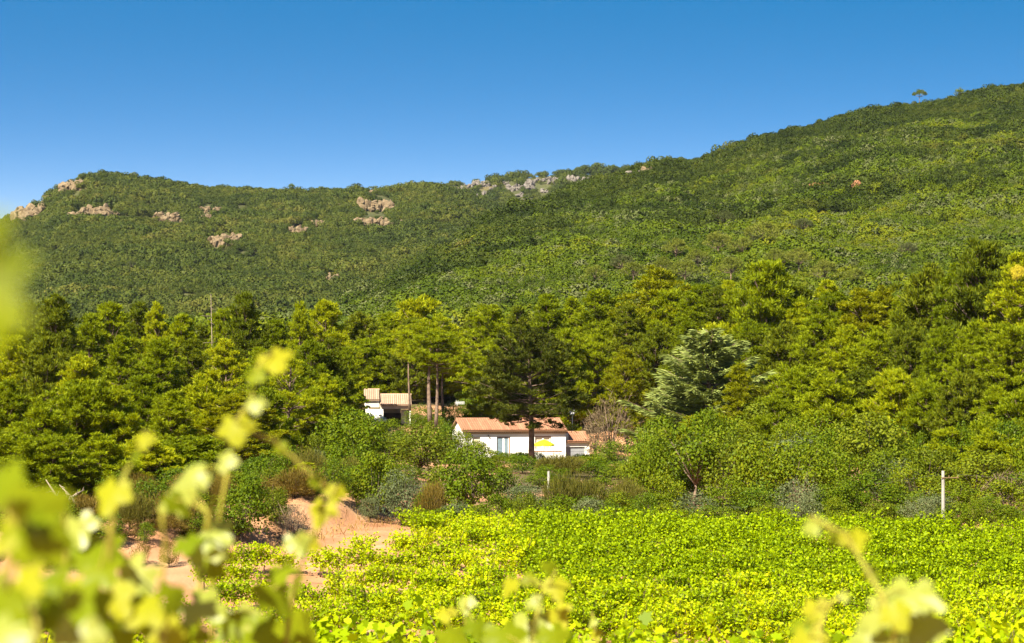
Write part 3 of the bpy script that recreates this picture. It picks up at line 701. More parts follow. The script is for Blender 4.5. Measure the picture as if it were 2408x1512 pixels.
LOW = [(20, 905, 136, 160, 'w'), (100, 930, 132, 150, 'w'), (180, 895, 140, 160, 'w'), (262, 915, 141, 150, 'w'), (335, 880, 152, 150, 'w'), (405, 925, 142, 150, 'w'), (480, 895, 152, 150, 'w'),
       (552, 925, 150, 150, 'y'), (620, 905, 160, 130, 'w'), (345, 1010, 127, 170, 'w'), (235, 1010, 124, 160, 'w'), (445, 1020, 131, 170, 'w'), (120, 1030, 122, 150, 'w'), (30, 1020, 122, 160, 'w'),
       (765, 880, 182, 110, 'w'), (735, 920, 176, 110, 'w'), (1880, 850, 190, 150, 'p'), (1950, 872, 178, 150, 'p'), (2030, 860, 182, 150, 'p'), (2110, 880, 172, 150, 'p'), (2190, 890, 168, 150, 'p'),
       (2270, 880, 164, 150, 'p'), (2340, 900, 160, 150, 'p'), (2410, 920, 156, 150, 'p'), (1740, 862, 196, 120, 'y'), (1830, 930, 180, 130, 'w'), (1625, 968, 178, 90, 'y'), (2330, 1010, 150, 160, 'w'), (2230, 1000, 155, 140, 'w'), (2440, 1010, 148, 150, 'w')]
def grow(rows, where, group):
    rows = sorted(rows)
    for i, (px, top, Yd, w, f) in enumerate(rows):
        if f == 'p' and i % 4 == 1: f = 'd'
        top = top + (i * 37 % 11 - 5) * 2.2; w = w * (.88 + (i * 53 % 9) * .035)
        forms, h0, r0 = {'p': (PINES, 14, 3.3), 'y': (PINES_Y, 12, 3.2), 'd': (PINES_D, 14, 3.4), 'w': (PINES_W, 10, 3.4)}[f]
        word = {'p': 'green', 'y': 'yellowish green', 'd': 'dark green', 'w': 'bushy green'}[f]
        pine_at(px, top, Yd, w, forms, '%s pine, %s from the left %s' % (word, ordinal(i), where), i, group=group, h0=h0, r0=r0, pick=f in 'pwd')
grow(SKY, 'among those whose tops make the forest skyline', 'skyline pines of the forest')
grow(MID, 'in the row just below the forest skyline', 'middle pines of the forest')
grow(LOW, 'in the lowest row of forest pines', 'front pines of the forest')
# deeper pines that fill the stand behind
q = np.random.default_rng(77); fill = []
tops_x = [p[0] for p in sorted(SKY)]; tops_y = [p[1] for p in sorted(SKY)]
for i in range(46):
    px = -30 + i * 55 + q.uniform(-15, 15)
    if 1040 < px < 1120: continue
    top = np.interp(px, tops_x, tops_y) + q.uniform(35, 75); fill.append((px, top, np.interp(px, [0, 1200, 2400], [232, 285, 235]) + q.uniform(-6, 18), q.uniform(100, 140), 'pd'[int(q.random() < .25)]))
grow(fill, 'in the hidden back of the forest', 'rear pines of the forest')

# special pines by the houses
M['pine_house'] = foliage('house_pine_needles', [(0, (.020, .034, .005)), (.5, (.055, .068, .006)), (1, (.110, .115, .010))], .25, .2)
HP = make_pine(61, 14, 5.6, .38, power=.48, girth=1.5, mat='pine_house', blade=.45, tufts=1.1)
e = pine_at(1247, 772, 206, 214, [HP], 'dark spreading pine with bare trunk right in front of the white house', 0, base=1096, r0=5.6)
for px, top, Yd, w, b, lab in [(1012, 738, 236, 150, 1000, 'tall pine with dark leaning trunk between the two houses'), (1027, 770, 228, 120, 1004, 'tall pine with pale straight trunk beside the dark leaning one'),
                               (962, 760, 240, 76, 966, 'pine whose dark trunk stands against the upper house porch'), (1042, 800, 244, 100, 985, 'slim pine with thin trunk right of the pale trunked one')]:
    f = make_pine(int(px), 14, 3.6, .66, power=.35, mat='pine', blade=.45)
    pine_at(px, top, Yd, w, [f], lab, 0, base=b, r0=3.6)
pine_at(682, 838, 172, 130, [THIN], 'thin crowned pine showing its brown bare trunk and dead branches', 0, h0=12, r0=3.0)

# blue cedar
CED = make_cedar(5)
x = (1668 - 1204) / F * 204; zb = gz(x, 204)
place_tree('cedar_tree', 'blue grey cedar with long arching branches among the green pines', 'tree', CED, (x, 204, zb), .4, (zat(776, 204) - zb) / 12)
for o_ in COL.objects:
    if o_.name == 'cedar_tree': o_.scale = (o_.scale.x * 1.18, o_.scale.y * 1.18, o_.scale.z)

# dead snag on the skyline and bleached fallen branches on the left bank
def snag(name, label, base, tip, rad, twigs, seed):
    q = np.random.default_rng(seed); mb = MB(); d = tip - base
    mid = base + d * .5 + Vector(q.normal(0, .03, 3)) * d.length
    mb.tube([base, mid, tip], [rad, rad * .7, rad * .25], 6)
    for i in range(twigs):
        a = base + d * q.uniform(.25, .95); b = a + Vector(q.normal(0, 1, 3)).normalized() * min(d.length * q.uniform(.12, .3), q.uniform(.5, 1.2))
        mb.tube([a, (a + b) / 2 + Vector(q.normal(0, .03, 3)), b], [rad * .4, rad * .28, rad * .1], 4)
    o = mb.build(name, M['dead_wood'], smooth=True); tag(o, label, 'dead tree'); return o
xx = (495 - 1204) / F * 228
snag('dead_tree', 'bare grey dead tree sticking above the left pines', Vector((xx, 228, gz(xx, 228))), at(496, 692, 228), .09, 14, 1)
for a, b, lab, s in [((150, 1190), (108, 1128), 'bleached dead trunk leaning on the left bank', 2), ((185, 1196), (140, 1140), 'second bleached dead limb beside the leaning trunk', 3), ((162, 1176), (198, 1152), 'short forked dead branch on the left bank', 4)]:
    B = at(a[0], a[1], 116); B.z = min(B.z, gz(B.x, 116) + 2.2); snag('dead_branch', lab, Vector((B.x, B.y, B.z)), at(b[0], b[1], 116.5), .09, 5, s)

# umbrella pines at the hill foot, grey bare shrubs and lone ridge trees
UMB = [make_umbrella_pine(301), make_umbrella_pine(302), make_umbrella_pine(303)]
UMB_G = [make_umbrella_pine(311, mat='dry_far'), make_umbrella_pine(312, mat='dry_far')]
um = [(1590, 610, 64), (1640, 632, 60), (1690, 600, 70), (1745, 616, 70), (1795, 592, 84), (1830, 636, 66), (1880, 640, 70), (1560, 650, 60), (1940, 668, 70), (1610, 668, 70), (1720, 660, 70), (1490, 660, 60), (1400, 668, 60), (2010, 676, 60)]
for i, (px, py, w) in enumerate(sorted(um)):
    p = H_right.find(px, py + 22); s = w * p.y / F / 7.5
    place_tree('umbrella_pine', 'round topped umbrella pine at the hill foot, %s from the left' % ordinal(i), 'tree', UMB[i % 3], p, i * 1.3, s, 'umbrella pines at the foot of the right hill')
for i, (px, py, w, lab) in enumerate([(1706, 540, 50, 'grey leafless tree alone on the lower right hill'), (1890, 556, 48, 'grey bare tree right of centre on the hill slope'), (2135, 612, 46, 'grey bare tree low on the hill near the dark pines'),
                                      (1465, 655, 60, 'grey brown leafless tree behind the middle pines'), (308, 632, 26, 'small grey bare tree low on the left hill'), (1780, 606, 56, 'grey bare tree among the umbrella pines')]):
    H = H_left if px < 900 else H_right
    p = H.find(px, py + 10); s = w * p.y / F / 7.5
    place_tree('bare_tree', lab, 'tree', UMB_G[i % 2], p, i, s)
RT = make_leafy(321, 5, 5, 20, 60, .3, 'maquis', base=.3); RP = make_umbrella_pine(322, mat='maquis')
for i, (px, py, w, f, lab) in enumerate([(2073, 252, 16, RT, 'lone small tree standing up on the right ridge, leftmost of three'), (2165, 232, 20, RP, 'slanting umbrella shaped tree on the right ridge, middle of three'), (2258, 226, 28, RT, 'round tree on the right ridge, rightmost of three'),
                                        (683, 443, 18, RT, 'dark round tree standing on the left ridge line')]):
    H = H_left if px < 900 else H_right
    p = H.find(px, 100); s = w * p.y / F / 4.6
    place_tree('ridge_tree', lab, 'tree', f, p + Vector((0, 0, 1.5)), i, s)
# line of bigger dark oaks below the track on the right hill
OKH = [make_leafy(331, 6, 7, 16, 60, .45, 'maquis'), make_leafy(332, 6, 7, 16, 60, .45, 'maquis')]
for i in range(16):
    px = 2055 + i * 24; py = 470 + 8 * math.sin(i * 1.1); p = H_right.find(px, py)
    place_tree('dark_oak', 'dark oak in the belt below the hill track, %s from the left' % ordinal(i), 'tree', OKH[i % 2], p, i * 2.1, random.uniform(.9, 1.25), 'dark oaks below the hill track')

# ------------------------------------------------------------------ the white house
def tile_column(length, rise_per_m, r=.115, seg=.42):
    """one column of half-round clay tiles running up the slope, each tile tucked under the one above"""
    V, Fc = [], []; n = max(1, int(round(length / seg))); s = length / n
    for i in range(n):
        a, b = i * s, (i + 1) * s + .04
        ra, rb = r, r * .82
        base = len(V)
        for (yy, rr, lift) in ((a, ra, .022), (b, rb, .0)):
            for k in range(6):
                t = math.pi * k / 5
                V.append((math.cos(t) * rr, yy, yy * rise_per_m + math.sin(t) * rr * .85 + lift))
        for k in range(5): Fc.append((base + k + 1, base + k, base + 6 + k, base + 7 + k))
        Fc.append(tuple(base + k for k in range(6)))
    return np.array(V), Fc
def roof(parent, x0, x1, y_eave, y_ridge, z_eave, z_ridge, mat, back=True, overhang=.0):
    depth = y_ridge - y_eave; rise = (z_ridge - z_eave) / depth
    mb = MB()
    yb = y_ridge + depth if back else y_ridge + .25
    zb = z_eave if back else z_ridge - .05
    mb.add([(x0, y_eave, z_eave - .10), (x1, y_eave, z_eave - .10), (x1, y_ridge, z_ridge - .10), (x0, y_ridge, z_ridge - .10), (x0, yb, zb - .1), (x1, yb, zb - .1),
            (x0, y_eave, z_eave), (x1, y_eave, z_eave), (x1, y_ridge, z_ridge), (x0, y_ridge, z_ridge), (x0, yb, zb), (x1, yb, zb)],
           [(0, 3, 2, 1), (3, 4, 5, 2), (6, 7, 8, 9), (9, 8, 11, 10), (0, 1, 7, 6), (4, 10, 11, 5), (0, 6, 9, 3), (3, 9, 10, 4), (1, 2, 8, 7), (2, 5, 11, 8)])
    rf = mb.build('roof', mat, parent)
    V, Fc = tile_column(depth + .05, rise); me = mesh('tile_column', V, Fc, mat)
    n = int(round((x1 - x0) / .235))
    for i in range(n):
        o = obj('tile_column', me, rf, (x0 + (i + .5) * (x1 - x0) / n, y_eave - .06, z_eave + .002 + random.uniform(0, .012)))
    cap = MB()
    k = x0
    while k < x1 - .1:
        e = min(k + .42, x1 + .02)
        pts = []
        cap.tube([(k, y_ridge, z_ridge + .03), (e + .03, y_ridge, z_ridge + .05)], [.13, .11], 8); k += .42
    cap.build('ridge_tiles', mat, rf)
    return rf
def wall_panel(parent, name, x0, x1, y0, y1, z0, z1, holes, mat):
    xb = sorted({x0, x1, *[v for h in holes for v in h[:2]]}); zb = sorted({z0, z1, *[v for h in holes for v in h[2:]]})
    mb = MB()
    for i in range(len(xb) - 1):
        run = None
        for j in range(len(zb) - 1):
            cx, cz = (xb[i] + xb[i + 1]) / 2, (zb[j] + zb[j + 1]) / 2
            if any(h[0] < cx < h[1] and h[2] < cz < h[3] for h in holes): continue
            mb.box(xb[i], xb[i + 1], y0, y1, zb[j], zb[j + 1])
    return mb.build(name, mat, parent)
FZ = -7.68
house = thing('white_house', 'low white house with terracotta tile roof and grey garage behind the spreading pine', 'house', ((1090 - 1204) / F * 221, 221, FZ), R(9.5))
Wd, Dp, Ht = 10.55, 8.0, 2.72
DOOR = (3.42, 4.80, 0.02, 2.22); WIN = (7.36, 9.04, .82, 2.24); WSM = (.95, 1.72, 1.0, 2.2)
wall_panel(house, 'front_wall', 0, Wd, 0, .28, -1.6, Ht, [DOOR, WIN, WSM], M['wall'])
MB().box(.002, .28, .283, Dp, -1.6, Ht).build('side_wall', M['wall'], house)
MB().box(Wd - .28, Wd - .002, .283, Dp, -1.6, Ht).build('side_wall', M['wall'], house)
MB().box(.283, Wd - .283, Dp - .28, Dp - .002, -1.6, Ht).build('back_wall', M['wall'], house)
gab = MB()
for gx in (.004, Wd - .254): gab.add([(gx, .02, Ht), (gx, Dp - .02, Ht), (gx, Dp / 2, Ht + .98), (gx + .25, .02, Ht), (gx + .25, Dp - .02, Ht), (gx + .25, Dp / 2, Ht + .98)], [(0, 2, 1), (3, 4, 5), (0, 3, 5, 2), (1, 2, 5, 4), (0, 1, 4, 3)])
gab.build('gable', M['wall'], house)
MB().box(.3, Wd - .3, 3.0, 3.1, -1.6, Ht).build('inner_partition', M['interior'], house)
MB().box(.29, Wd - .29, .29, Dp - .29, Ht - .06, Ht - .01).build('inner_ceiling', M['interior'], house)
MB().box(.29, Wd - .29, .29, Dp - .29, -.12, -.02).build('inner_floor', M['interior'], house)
roof(house, -.22, Wd + .14, -.42, Dp / 2, Ht + .15, Ht + 1.2, M['tile'])
cor = MB().box(-.12, Wd + .08, -.34, -.003, Ht + .02, Ht + .12).build('cornice', M['trim'], house)
den = MB(); k = -.1
while k < Wd: den.box(k, k + .12, -.26, -.004, Ht - .10, Ht + .018); k += .235
den.build('cornice_tile_ends', M['trim'], cor)
MB().box(-.02, Wd + .02, -.12, -.003, Ht - .20, Ht - .102).build('painted_shadow_band', M['shade_and_edge'], cor)  # dark strip painting the eave's shadow onto the wall
# french door with blue grey leaves folded in front of white frame
d = obj('french_door', mesh('french_door', np.array(MB().box(DOOR[0] + .06, DOOR[1] - .06, .17, .2, DOOR[2], DOOR[3] - .12).v), MB().box(0, 1, 0, 1, 0, 1).f, M['curtain']), house)
for a, b in ((.20, .60), (.80, 1.16)): MB().box(DOOR[0] + a - .08, DOOR[0] + b, .10, .14, DOOR[2], DOOR[3] - .1).build('door_leaf', M['shutter'], d)
fr = MB(); fr.box(DOOR[0] + .53 + .08, DOOR[0] + .79, .09, .16, DOOR[2], DOOR[3] - .1).box(DOOR[0] + 1.17, DOOR[0] + 1.25, .09, .16, DOOR[2], DOOR[3] - .1); fr.build('door_frame', M['frame'], d)
MB().box(DOOR[0] + .002, DOOR[1] - .002, .06, .24, DOOR[3] - .1, DOOR[3] - .003).build('lintel', M['jamb'], d)
MB().box(DOOR[1] - .11, DOOR[1] - .003, .05, .24, DOOR[2], DOOR[3] - .104).build('jamb', M['jamb'], d)
w_ = MB().box(WIN[0] + .003, WIN[1] - .003, .172, .20, WIN[2] + .003, WIN[3] - .003).build('window', M['curtain'], house)
f_ = MB(); x0, x1, z0, z1 = WIN
f_.box(x0 + .004, x0 + .09, .10, .16, z0 + .06, z1 - .12).box(x1 - .15, x1 - .07, .10, .16, z0 + .06, z1 - .12).box((x0 + x1) / 2 - .1, (x0 + x1) / 2 + .06, .095, .165, z0 + .06, z1 - .12).box(x0 + .004, x1 - .07, .09, .17, z0 + .004, z0 + .06).box(x0 + .091, x1 - .151, .10, .16, z1 - .19, z1 - .121)
f_.build('window_frame', M['frame'], w_)
MB().box(x0 + .004, x1 - .004, .03, .19, z1 - .118, z1 - .004).build('lintel', M['jamb'], w_)
MB().box(x1 - .068, x1 - .004, .03, .19, z0 + .004, z1 - .12).build('jamb', M['jamb'], w_)
MB().box(x0 - .08, x1 + .08, -.07, -.003, z0 - .06, z0 - .003).build('sill', M['frame'], w_)
mglass, gN, gL, gO = new_mat('window_glass'); gp = gN.new('ShaderNodeBsdfGlossy'); gp.inputs['Roughness'].default_value = .03; gt = gN.new('ShaderNodeBsdfTransparent'); gm = gN.new('ShaderNodeMixShader'); gm.inputs[0].default_value = .06
gL.new(gt.outputs[0], gm.inputs[1]); gL.new(gp.outputs[0], gm.inputs[2]); gL.new(gm.outputs[0], gO.inputs[0])
for a, b in ((x0 + .095, (x0 + x1) / 2 - .105), ((x0 + x1) / 2 + .065, x1 - .155)): MB().box(a, b, .125, .135, z0 + .062, z1 - .192).build('pane', mglass, w_)
s_ = MB().box(WSM[0] + .003, WSM[1] - .003, .18, .22, WSM[2] + .003, WSM[3] - .003).build('window', M['shutter'], house)
MB().box(WSM[0] + .05, WSM[1] - .05, .14, .178, WSM[2] + .05, WSM[3] - .05).build('shutter', M['curtain'], s_)
wlm = MB(); wlm.box(2.48, 2.60, -.10, -.003, 2.28, 2.40).box(2.50, 2.58, -.22, -.102, 2.24, 2.38); wlm.build('wall_lamp', M['dark'], house)
MB().box(6.6, 9.9, -1.5, -.005, .72, .78).build('terrace_edge', M['shade_and_edge'], house)
MB().box(6.62, 9.88, -1.46, -.01, -1.6, .716).build('terrace_wall', M['wall'], house)
# garage annex
gx0, gx1, gh = Wd + .004, 13.12, 1.52
GD = (gx0 + .003, gx1 - .48, -1.2, 1.12)
wall_panel(house, 'garage_wall', gx0, gx1, .5, .76, -1.8, gh, [GD], M['wall'])
MB().box(gx1 - .25, gx1 - .003, .763, 5.8, -1.8, gh).build('garage_side_wall', M['trim'], house)
gd = MB().box(GD[0] + .002, GD[1] - .002, .64, .68, GD[2], GD[3] - .003).build('garage_door', M['garage'], house)
for i in range(4): MB().box(GD[0] + .01, GD[1] - .01, .625, .638, GD[3] - .5 * (i + 1) + .02, GD[3] - .5 * i - .02).build('door_panel', M['garage'], gd)
roof(house, gx0 + .01, gx1 + .12, .22, 3.2, gh + .16, gh + 1.0, M['tile'])
MB().box(gx0, gx1 + .06, .28, .497, gh - .02, gh + .08).build('garage_cornice', M['trim'], house)
lou = MB().box(Wd + .06, Wd + .34, .34, .40, 1.85, 2.5).build('vent_louver', M['frame'], house)
for i in range(7): MB().box(Wd + .08, Wd + .32, .322, .338, 1.9 + i * .085, 1.94 + i * .085).build('louver_slat', M['metal'], lou)

# television aerial on the roof
an = thing('tv_aerial', 'silver television aerial on a thin mast at the left end of the house roof', 'aerial', at(1070, 1003, 226.0))
zt = 58 * 226 / F
MB().tube([(0, 0, -.5), (0, 0, zt)], [.035, .028], 6).build('mast', M['mast'], an)
MB().tube([(-.05, 0, zt - .1), (1.0, -.1, zt - .12)], [.02, .02], 6).build('boom', M['metal'], an)
for i in range(4): MB().box(.02 + i * .01, .98, -.35 + .2 * i, -.32 + .2 * i, zt - .24 + .085 * i, zt - .205 + .085 * i).build('element', M['metal'], an)
for i in range(2): MB().tube([(.22, -.2, zt - .42 + i * .03), (.1 + .24 * i, .2, zt + .18)], [.014, .014], 4).build('reflector', M['metal'], an)

# parasol on the terrace
pa = thing('parasol', 'open lemon yellow parasol in front of the house window', 'parasol', at(1279, 1078, 217.5))
ph = (1078 - 1033) * 217.5 / F; n = 8; rad = 1.08
Vp = [(0, 0, ph)] + [(math.cos(2 * math.pi * k / n) * rad, math.sin(2 * math.pi * k / n) * rad, ph - .52 - .05 * (k % 2)) for k in range(n)] + [(math.cos(2 * math.pi * k / n) * rad, math.sin(2 * math.pi * k / n) * rad, ph - .64 - .05 * (k % 2)) for k in range(n)] + [(math.cos(2 * math.pi * (k + .5) / n) * rad * .5, math.sin(2 * math.pi * (k + .5) / n) * rad * .5, ph - .2) for k in range(n)]
Fp = []
for k in range(n):
    a, b, m_ = 1 + k, 1 + (k + 1) % n, 1 + 2 * n + k
    Fp += [(0, a, m_), (0, m_, b), (m_, a, b), (a, a + n, b + n, b)]
obj('canopy', mesh('canopy', np.array(Vp), Fp, M['parasol']), pa)
MB().tube([(0, 0, 0), (0, 0, ph + .08)], [.03, .025], 6).build('pole', M['frame'], pa)
for k in range(n): MB().tube([(0, 0, ph - .35), (Vp[1 + k][0] * .95, Vp[1 + k][1] * .95, Vp[1 + k][2] - .03)], [.012, .01], 4).build('rib', M['frame'], pa)
MB().tube([(0, 0, -.02), (0, 0, .12)], [.28, .22], 12).build('base', M['concrete'], pa)

# white dish with dark rim behind the house
dp = at(1346, 968, 233); ds = thing('satellite_dish', 'small white dish with a dark rim beside the pine above the house roof', 'dish', (dp.x, dp.y, gz(dp.x, dp.y)), R(35))
dz = dp.z - gz(dp.x, dp.y)
MB().tube([(0, 0, -.2), (0, 0, dz)], [.05, .04], 6).build('post', M['dark'], ds)
Vd, Fd = [(0, .12, dz)], []
for j, rr in enumerate((.15, .28, .37)):
    for k in range(14): t = 2 * math.pi * k / 14; Vd.append((math.cos(t) * rr, .12 - rr * rr * .5, dz + math.sin(t) * rr))
for k in range(14):
    Fd.append((0, 1 + k, 1 + (k + 1) % 14))
    for j in (0, 1): Fd.append((1 + j * 14 + k, 1 + (j + 1) * 14 + k, 1 + (j + 1) * 14 + (k + 1) % 14, 1 + j * 14 + (k + 1) % 14))
dish = obj('dish', mesh('dish', np.array(Vd), Fd, M['frame'], smooth=True), ds); so = dish.modifiers.new('thick', 'SOLIDIFY'); so.thickness = .03
MB().tube([(math.cos(2 * math.pi * k / 14) * .385, .04, dz + math.sin(2 * math.pi * k / 14) * .385) for k in range(15)], [.035] * 15, 5).build('rim', M['dark'], ds)
MB().tube([(0, -.02, dz - .5), (0, -.5, dz - .1)], [.02, .02], 5).build('feed_arm', M['dark'], ds)

# ------------------------------------------------------------------ the upper house
YU = 250.0; ku = YU / F
def ux(px): return (px - 946) * ku            # metres right of the origin column
def uz(py): return (1008 - py) * ku
up = thing('upper_house', 'small white house with pale tile roof and dark porch behind the left pines', 'house', at(946, 1008, YU), R(4))
colx0, colx1 = ux(894.5), ux(901.5)
MB().box(ux(868), colx0 - .004, .3, .55, -.8, uz(962)).build('front_wall', M['wall'], up)
MB().box(ux(860), ux(868) - .004, .3, 4, -.8, uz(958)).build('side_wall', M['wall'], up)
MB().box(colx0, colx1, 0, .34, -.8, uz(962)).build('porch_column', M['wall'], up)
MB().box(ux(944), ux(962), 1.4, 1.65, -.8, uz(964)).build('porch_wall', M['wall_beam'], up)  # white wall in shade, the shade put into its colour
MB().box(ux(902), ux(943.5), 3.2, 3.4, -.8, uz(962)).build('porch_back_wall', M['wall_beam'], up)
MB().box(colx1 + .004, ux(966), 0.02, 3.6, -1.0, -.6).build('porch_floor', M['concrete'], up)
MB().box(ux(962.5), ux(966), .02, 3.6, -.8, uz(962)).build('porch_side_wall', M['wall'], up)
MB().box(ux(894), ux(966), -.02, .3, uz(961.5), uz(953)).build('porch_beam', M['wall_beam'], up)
MB().box(ux(902), ux(944), 2.4, 2.5, -.58, uz(972)).build('porch_shade_sheet', M['interior'], up)  # dark sheet across the porch opening, standing in for its shade
roof(up, ux(894), ux(968), -.3, 3.4, uz(952), uz(929), M['tile_pale'])
roof(up, ux(856), ux(892.5), .1, 4.4, uz(940), uz(917), M['tile_pale'])
MB().box(ux(858), ux(892), .35, 4.2, uz(957.5), uz(942)).build('upper_wall', M['wall'], up)
tb = MB(); tb.tube([(ux(905), -.1, uz(985)), (ux(906), -.1, uz(981))], [.14, .16], 10)
o = tb.build('green_bowl', M['box_green'], None); o.location = up.location + Vector((0, 0, 0)); tag(o, 'small green planter by the porch column of the upper house', 'planter')
MB().box(ux(902), ux(909), -.3, .0, uz(1000), uz(985.2)).build('porch_ledge', M['wall'], up)

# ------------------------------------------------------------------ shrubs and broadleaf trees between vineyard and houses
LEAF = {'oak': [make_leafy(401), make_leafy(402, clumps=40), make_leafy(403, clumps=28)], 'oak_light': [make_leafy(411, mat='oak_light', clumps=40), make_leafy(412, mat='oak_light')],
        'laurel': [make_leafy(421, mat='laurel', leaf=.19), make_leafy(422, mat='laurel', leaf=.19)], 'grey_leaf': [make_leafy(431, mat='grey_leaf', leaf=.17), make_leafy(432, mat='grey_leaf', leaf=.17)],
        'broom': [make_broom(441), make_broom(442)], 'rust': [make_broom(451, mat='rust', n=4500), make_leafy(452, mat='rust', leaf=.16)], 'dry': [make_dry(461), make_dry(462)],
        'sparse': [make_leafy(471, mat='oak_light', clumps=30, leaves=70, leaf=.2, base=.12, bark='bark_dark'), make_leafy(472, mat='oak', clumps=30, leaves=48, base=.25, bark='bark')],
        'juniper': [make_broom(481, 1.8, 5.0, 'laurel', 6000, .42, .08)], 'young': [make_pine(491, 5, 2.0, .04, mat='pine_yellow', power=.7), make_pine(492, 5, 1.9, .04, mat='pine', power=.7)]}
DIM = {'broom': (3.6, 5.0), 'dry': (3.2, 3.0), 'juniper': (1.8, 5.0), 'young': (5.0, 3.6)}
NOUN = {'oak': ('oak_tree', 'tree'), 'oak_light': ('evergreen_oak', 'tree'), 'laurel': ('shrub', 'shrub'), 'grey_leaf': ('grey_shrub', 'shrub'), 'broom': ('broom_bush', 'bush'), 'rust': ('scrub_bush', 'bush'),
        'dry': ('dry_bush', 'bush'), 'sparse': ('sparse_tree', 'tree'), 'juniper': ('juniper_hedge', 'hedge'), 'young': ('young_pine', 'tree')}
cnt = 0
def plant(px, top, base, w, kind, label, Yd=None, group=None):
    """a plant whose foot is seen at (px, base) on the ground, w picture pixels wide"""
    global cnt
    cnt += 1
    if Yd is None: p = ground_px(px, base)
    else: x_ = (px - 1204) / F * Yd; p = Vector((x_, Yd, gz(x_, Yd)))
    ww = w * p.y / F * 1.1; h = max(zat(top, p.y) - p.z, ww * (.22 if kind == 'juniper' else .42))
    if kind == 'rust' and cnt % 2: dim = (3.6, 5.0); f = LEAF['rust'][0]
    elif kind == 'rust': dim = (5.0, 5.0); f = LEAF['rust'][1]
    else: dim = DIM.get(kind, (5.0, 5.0)); f = LEAF[kind][cnt % len(LEAF[kind])]
    nm, cat = NOUN[kind]
    e = thing(nm, label, cat, p - Vector((0, 0, .05)), cnt * 1.7, (ww / dim[1], ww / dim[1], max(h, .4) / dim[0] * 1.04), group)
    obj('crown', f[0], e)
    if f[1] is not None: obj('trunk' if cat == 'tree' else 'stems', f[1], e)
    return e
